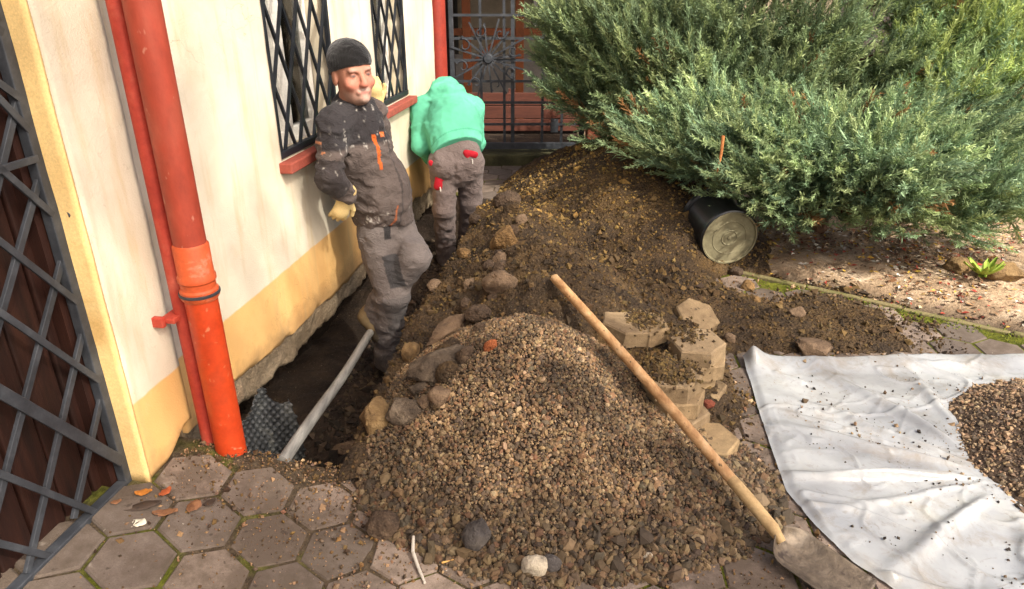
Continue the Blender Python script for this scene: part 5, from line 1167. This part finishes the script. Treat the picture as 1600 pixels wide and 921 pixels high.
def juniper(name, label, base, tips, per, size, pal, fill=1.0, rad=0.30, group=None):
    root = empty(name, base, 0, label, 'juniper', group); base = np.array(base, float); pos, dr, cl, sz = [], [], [], []
    pal = np.array([p[:3] for p in pal])
    tr = MB(); tr.tube([base + np.array([0, 0, -.05]), base + np.array([.03, .02, .2]), base + np.array([0, .05, .55])], [.075, .06, .045], 10); tr.build('trunk', M_bark, root, smooth=True)
    br = MB()
    for k, tip in enumerate(tips):
        r_ = tip[3] if len(tip) > 3 else rad; tip = np.array(tip[:3], float); st = base + np.array([rng.uniform(-.08, .08), rng.uniform(-.08, .08), rng.uniform(.12, .5)])
        out = tip - st; ln = np.linalg.norm(out); o = out / ln; mid = st + out * .5 + np.array([0, 0, .10])
        br.tube([st, st + out * .25 + np.array([0, 0, .06]), mid, st + out * .8 + np.array([0, 0, .05]), tip - o * .08], [.022, .018, .014, .009, .004], 6)
        for q in range(5):                                     # each bough ends in several separate plumes
            rq = r_ * rng.uniform(.42, .66); jit = np.clip(rng.normal(0, 1, 3), -1.5, 1.5) * np.array([.55, .55, .26]) * r_; jit -= o * max(0, jit @ o) * .8
            pq = 800 + FOC * tip[0] / (tip[1] * CP + (CAM_H - tip[2]) * SP); vis = 1.0 if (pq < 1680 and tip[2] < 1.72) else 0.35
            n = int(per * vis * .30 * (rq / 0.17) ** 2); u = rng.normal(size=(n, 3)); u /= np.linalg.norm(u, axis=1)[:, None]; rr = rng.uniform(0.1, 1, n) ** 0.5
            oq = o + rng.normal(0, .35, 3) * np.array([1, 1, .5]); oq /= np.linalg.norm(oq); c = tip - o * r_ * 0.65 + jit
            lp = u * rr[:, None] * np.array([.85, .85, .38]) * rq + oq * (rng.uniform(-1.1, .75, n) * rq)[:, None]
            p = c + lp; d = oq * 0.95 + u * np.array([1, 1, .6]) * 0.55 + np.array([0, 0, rng.uniform(.05, .35)]) + rng.normal(0, .20, (n, 3))
            pos.append(p); dr.append(d); cb = np.where(rng.uniform(0, 1, (n, 1)) < (.10 if rng.uniform() < .06 else .006), np.array(L(140, 104, 66)[:3]), pal[rng.integers(0, len(pal), n)]) * rng.uniform(.72, 1.22, (n, 1)) * rng.uniform(.80, 1.18); cl.append(cb); sz.append(size * rng.uniform(.55, 1.35, n) * rng.uniform(.7, 1.35))
    br.build('branches', M_bark, root, smooth=True)
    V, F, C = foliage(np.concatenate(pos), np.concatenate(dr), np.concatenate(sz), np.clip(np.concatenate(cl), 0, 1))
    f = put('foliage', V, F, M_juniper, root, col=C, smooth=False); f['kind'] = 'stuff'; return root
def tp(px, py, Y, r=0.30): p = at(px, py, Y=Y); return (p[0], p[1], p[2], r)
front = [tp(*a) for a in ((1010,222,4.75,.26),(1062,243,4.5,.25),(1112,258,4.3,.25),(1172,272,4.1,.26),(1240,322,3.98,.26),(1320,340,3.9,.27),(1405,345,3.85,.27),(1490,335,3.82,.27),(1575,335,3.82,.28),(1650,310,3.95,.28),
    (1000,195,4.7,.28),(1080,205,4.25,.3),(1160,225,4.0,.32),(1250,250,3.85,.33),(1340,262,3.78,.33),(1430,262,3.72,.33),(1520,252,3.68,.33),(1610,250,3.75,.32),(1690,240,4.1,.32),
    (1030,178,4.7,.3),(1110,178,4.4,.32),(1200,185,4.25,.33),(1290,190,4.15,.34),(1380,188,4.1,.34),(1470,182,4.05,.34),(1560,176,4.05,.34),(1650,170,4.1,.36))]
juniper('juniper', 'front juniper with blue-green feathery sprays hanging over the bucket', (2.15, 4.75, .03), front, 165, 0.20, [L(132, 152, 110), L(150, 168, 120), L(112, 135, 102), L(166, 180, 128), L(130, 153, 118)])
backl = [tp(*a) for a in ((856,60,6.0,.24),(858,100,5.9,.24),(882,135,5.75,.25),(912,166,5.6,.26),(945,198,5.4,.26),(862,20,6.1,.24),(900,75,5.7,.32),(955,120,5.4,.34),(930,160,5.5,.32),(985,175,5.2,.32),(880,20,5.9,.32),(960,60,5.5,.34),
    (1010,110,5.2,.35),(1040,50,5.2,.36),(930,10,5.7,.34),(1000,0,5.4,.36),(1080,110,5.0,.36),(1120,45,5.0,.38),(1160,110,4.85,.36),(1210,60,4.85,.38),(1250,115,4.7,.36),(1300,55,4.75,.38),(1340,115,4.6,.36),(1395,70,4.6,.36))]
backl += [(x, y, z, .4) for x, y, z in ((.75, 5.6, 1.75), (1.2, 5.2, 1.8), (1.7, 5.0, 1.85), (2.3, 4.9, 1.9), (2.9, 5.0, 1.9), (1.0, 6.3, 1.9), (1.8, 6.2, 2.2), (2.6, 6.0, 2.2), (1.6, 6.8, 1.7), (2.6, 6.8, 1.8), (3.2, 5.6, 1.9))]
juniper('juniper', 'tall dark olive juniper behind, reaching over the iron gate and out of the top', (1.75, 5.75, .03), backl, 150, 0.21, [L(120, 136, 95), L(136, 150, 103), L(102, 120, 88), L(150, 162, 113), L(124, 142, 106)])
right = [tp(*a) for a in ((1440,40,4.9,.34),(1500,20,5.0,.36),(1560,50,4.8,.36),(1600,20,4.9,.38),(1500,100,4.6,.34),(1580,110,4.5,.34),(1650,90,4.6,.38),(1450,0,5.1,.36),(1700,40,4.8,.4),(1460,130,4.4,.30),(1550,140,4.3,.32),(1640,150,4.3,.34))]
right += [(x, y, z, .4) for x, y, z in ((3.0, 5.2, 1.7), (3.6, 5.0, 1.7), (4.2, 5.2, 1.5), (3.8, 5.8, 1.9), (4.2, 4.9, 1.1))]
juniper('juniper', 'bright yellow-green juniper at the upper right edge behind the front one', (3.35, 5.35, .03), right, 140, 0.21, [L(160, 174, 104), L(144, 164, 110), L(176, 188, 116), L(128, 152, 112)])

# tree added for its shade, out of the picture: its loose crown filters the sun over the foreground and the wall
def shade_tree():
    S3 = np.array(SUN_DIR); az = np.array([S3[0], S3[1], 0]) / math.hypot(S3[0], S3[1]); ac = np.array([-az[1], az[0], 0]); upv = np.cross(ac, S3) * -1
    if upv[2] < 0: upv = -upv
    c0 = ac * TREE_B + upv * 1.7 + S3 * 18.0; base = np.array([c0[0], c0[1], -0.03]); r = np.random.default_rng(11)
    root = empty('added_shade_tree', base, 0, 'leafy tree added out of view that filters the sun over the foreground', 'tree')
    MB().tube([base, base + [.1, 0, 4], base + [0, .1, 9], base + [.1, .1, 16]], [.28, .22, .15, .05], 12).build('trunk', M_bark, root, smooth=True)
    cl = c0 + (r.uniform(-1, 1, (95, 1)) * 2.35 * ac + r.uniform(-1, 1, (95, 1)) * 3.0 * upv + r.uniform(-1, 1, (95, 1)) * 2.0 * az)
    lb = MB()
    for p in cl[::4]: st = np.array([base[0], base[1], max(3.0, p[2] - 2.2)]); lb.tube([st, (st + p) / 2 + [0, 0, .2], p], [.06, .04, .015], 6)
    lb.build('limbs', M_bark, root, smooth=True)
    P = np.concatenate([p + r.normal(0, .42, (78, 3)) for p in cl]); b_ = (P - c0) @ ac; P = P[b_ < 2.2]; n = len(P)
    a = r.normal(size=(n, 3)); a /= np.linalg.norm(a, axis=1)[:, None]; b = np.cross(a, r.normal(size=(n, 3))); b /= np.linalg.norm(b, axis=1)[:, None]; h = r.uniform(.05, .10, (n, 1))
    V = np.stack([P - a * h, P + b * h * .6, P + a * h, P - b * h * .6], 1).reshape(-1, 3)
    cc = np.array(L(96, 120, 52)[:3]) * r.uniform(.7, 1.3, (n, 1)); put('crown', V, np.arange(4 * n).reshape(-1, 4), M_juniper, root, col=np.repeat(cc, 4, 0), smooth=False)['kind'] = 'stuff'
TREE_B = 1.55
shade_tree()
p_ = [at(1130, 212, Y=3.92), at(1127, 240, Y=3.88), at(1121, 268, Y=3.86)]
jr = bpy.data.objects['juniper']
MB().tube(p_, [.010, .008, .004], 8).build('dead_twig', grainy('orange_dead_wood', L(150, 92, 48), L(176, 112, 62), scale=20, bmp=0.5), jr, smooth=True)
# ------------------------------------------------------------------ small things: leaves, twig, weed, litter
def leaf_mesh(name, ln, wd, curl, seed, notch=0.0):
    r = random.Random(seed); n = 9; V = []; F = []
    for i in range(n):
        t = i / (n - 1); w = wd * math.sin(math.pi * min(1, t * 0.93 + 0.04)) ** 0.8 * (1 + notch * math.sin(t * 14))
        for k, s in enumerate((-1, 0, 1)): V.append((ln * (t - .5), s * w / 2, curl * (abs(s) * 0.5 + (t - .5) ** 2 * 2) * ln + r.uniform(-.002, .002)))
    F = [(i*3+k, (i+1)*3+k, (i+1)*3+k+1, i*3+k+1) for i in range(n - 1) for k in range(2)]
    me = bpy.data.meshes.new(name); me.from_pydata(V, [], F); me.polygons.foreach_set('use_smooth', np.ones(len(F), bool)); return me
def leaf(name, px, py, ln, wd, rz, label, mat, cat, seed, curl=0.25, zoff=0.004, tilt=(0, 0)):
    p = at(px, py, z=0.06); p = at(px, py, z=float(pave_z(p[0], p[1]))); o = bpy.data.objects.new(name, leaf_mesh(name, ln, wd, curl, seed, 0.06)); link(o, None, mat)
    o.location = (p[0], p[1], float(pave_z(p[0], p[1])) + zoff); o.rotation_euler = (tilt[0], tilt[1], rz); m = o.modifiers.new('thickness', 'SOLIDIFY'); m.thickness = 0.0012; return tag(o, label, cat, 'debris by the door')
def lm(n, a, b): return grainy(n, a, b, scale=30, fine=150, rough=0.7, bmp=0.4, bdist=0.003)
M_lo, M_lb, M_ld, M_lr, M_lw = lm('orange_leaf', L(170, 104, 40), L(196, 126, 52)), lm('brown_leaf', L(110, 74, 50), L(140, 98, 68)), lm('dark_leaf', L(52, 42, 36), L(74, 60, 50)), lm('red_leaf', L(150, 74, 40), L(172, 90, 52)), lm('white_chip', L(222, 214, 186), L(236, 230, 206))
leaf('dead_leaf', 224, 768, .05, .03, .3, 'small orange dead leaf nearest the corner of the doorway', M_lo, 'leaf', 1)
leaf('dead_leaf', 258, 767, .045, .03, 1.2, 'reddish dead leaf on the paving below the ochre pilaster', M_lr, 'leaf', 2)
leaf('bark_piece', 222, 788, .11, .038, .35, 'long dark piece of bark on the paving by the doorway', M_ld, 'bark', 3, .06)
leaf('dead_leaf', 258, 800, .075, .03, .15, 'curled brown leaf between the bark piece and the pale paver', M_lb, 'leaf', 4, .2)
leaf('dead_leaf', 303, 790, .06, .045, 1.5, 'broad brown leaf lying on the pale paver near the pipe', M_lb, 'leaf', 5, .15)
leaf('dead_leaf', 328, 786, .04, .03, .8, 'small dark leaf at the right of the broad brown leaf', M_ld, 'leaf', 6)
leaf('white_chip', 217, 813, .045, .035, -.2, 'white chip of plaster on the paving by the doorway', M_lw, 'chip', 7, .08)
leaf('dead_leaf', 181, 783, .03, .02, .4, 'tiny tan leaf against the bottom bar of the door grille', M_lb, 'leaf', 8)
tp_ = [at(646, 838, z=.03), at(645, 862, z=.02), at(653, 885, z=.012), at(664, 911, z=.010)]
tag(MB().tube(tp_, [.005, .006, .0055, .004], 8).build('twig', lm('grey_twig_bark', L(150, 140, 128), L(180, 170, 156)), smooth=True), 'crooked grey twig on the paving at the foot of the gravel heap', 'twig')
tp_ = [at(690, 879, z=.012), at(712, 874, z=.014), at(735, 876, z=.012)]
tag(MB().tube(tp_, [.003, .003, .002], 6).build('straw', lm('straw_yellow', L(170, 124, 60), L(196, 150, 84)), smooth=True), 'short straw-coloured stalk right of the crooked twig', 'stalk')
# weed in the bed
wp = at(1535, 432, z=.06); wd_ = empty('weed', (wp[0], wp[1], .04), 0, 'small bright green leafy weed in the bed at the right edge', 'weed')
M_weed = lm('fresh_green_leaf', L(120, 150, 44), L(156, 180, 70))
for k in range(11):
    a = k * 2.4; me = leaf_mesh('leaf', .15, .035, .12, k); me.materials.append(M_weed); o = bpy.data.objects.new('leaf', me); COL.objects.link(o); o.parent = wd_
    e = 0.5 + 0.35 * (k % 3) / 2; o.rotation_euler = (0, -e, a); o.location = (.06 * math.cos(a) * math.cos(e), .06 * math.sin(a) * math.cos(e), .02 + .06 * math.sin(e))
# leaf litter over the bed, too many to count
n = 9000; x = rng.uniform(1.2, 3.6, n); y = rng.uniform(3.2, 5.2, n); m = (curb_d(x, y) > 0.02) & (soil_z(x, y) < 0.05) & (rng.uniform(0, 1, n) < .25 + .75 * sstep(.0, .5, n2(x, y, 3, 3, 131) + .35 * sstep(.3, .7, curb_d(x, y)))); x, y = x[m], y[m]
bz = -0.035 + 0.010 * n2(x, y, 5, 4, 1) + sstep(0.02, 0.25, curb_d(x, y)) * (0.045 + 0.05 * n2(x, y, 2.2, 4, 2) + 0.02 * np.abs(n2(x, y, 14, 3, 6)))
n = len(x); a = rng.uniform(0, 6.28, n); ln = rng.uniform(.004, .024, n); d1 = np.stack([np.cos(a), np.sin(a), rng.normal(0, .25, n)], 1) * ln[:, None]; d2 = np.stack([-np.sin(a), np.cos(a), rng.normal(0, .3, n)], 1) * (ln * rng.uniform(.3, .6, n))[:, None]
P = np.stack([x, y, bz + .008], 1); V = np.stack([P - d1, P + d2 + [0, 0, .003], P + d1, P - d2 + [0, 0, .003]], 1).reshape(-1, 3); F = np.arange(4 * n).reshape(-1, 4)
cl = pick([L(120, 84, 56), L(150, 110, 74), L(92, 66, 48), L(176, 150, 120), L(200, 190, 174), L(150, 60, 44), L(186, 150, 60), L(110, 92, 76)], n, .2)
ll = put('leaf_litter', V, F, M_grain, None, col=np.repeat(cl, 4, 0), smooth=False); tag(ll, 'dead leaves and needles scattered over the dry bed under the juniper', 'leaf litter', None, 'stuff')
# bits of moss at the right-hand paving and kerb
n = 7000; x = rng.uniform(1.2, 2.9, n); y = rng.uniform(2.75, 3.8, n); cdv = curb_d(x, y); m = (cdv < 0.03) & (cdv > -.34) & (n2(x, y, 5, 3, 141) + .9 * sstep(-.2, 0, cdv) > .35) & (soil_z(x, y) < .012); x, y = x[m], y[m]; sz = rng.uniform(.002, .006, len(x))
ms = grains('moss', np.stack([x, y, pave_z(x, y) + sz * .3], 1), sz, pick([L(86, 96, 24), L(112, 118, 34), L(70, 78, 22)], len(x))); tag(ms, 'green moss cushions along the kerb and paving joints at the right', 'moss', None, 'stuff')
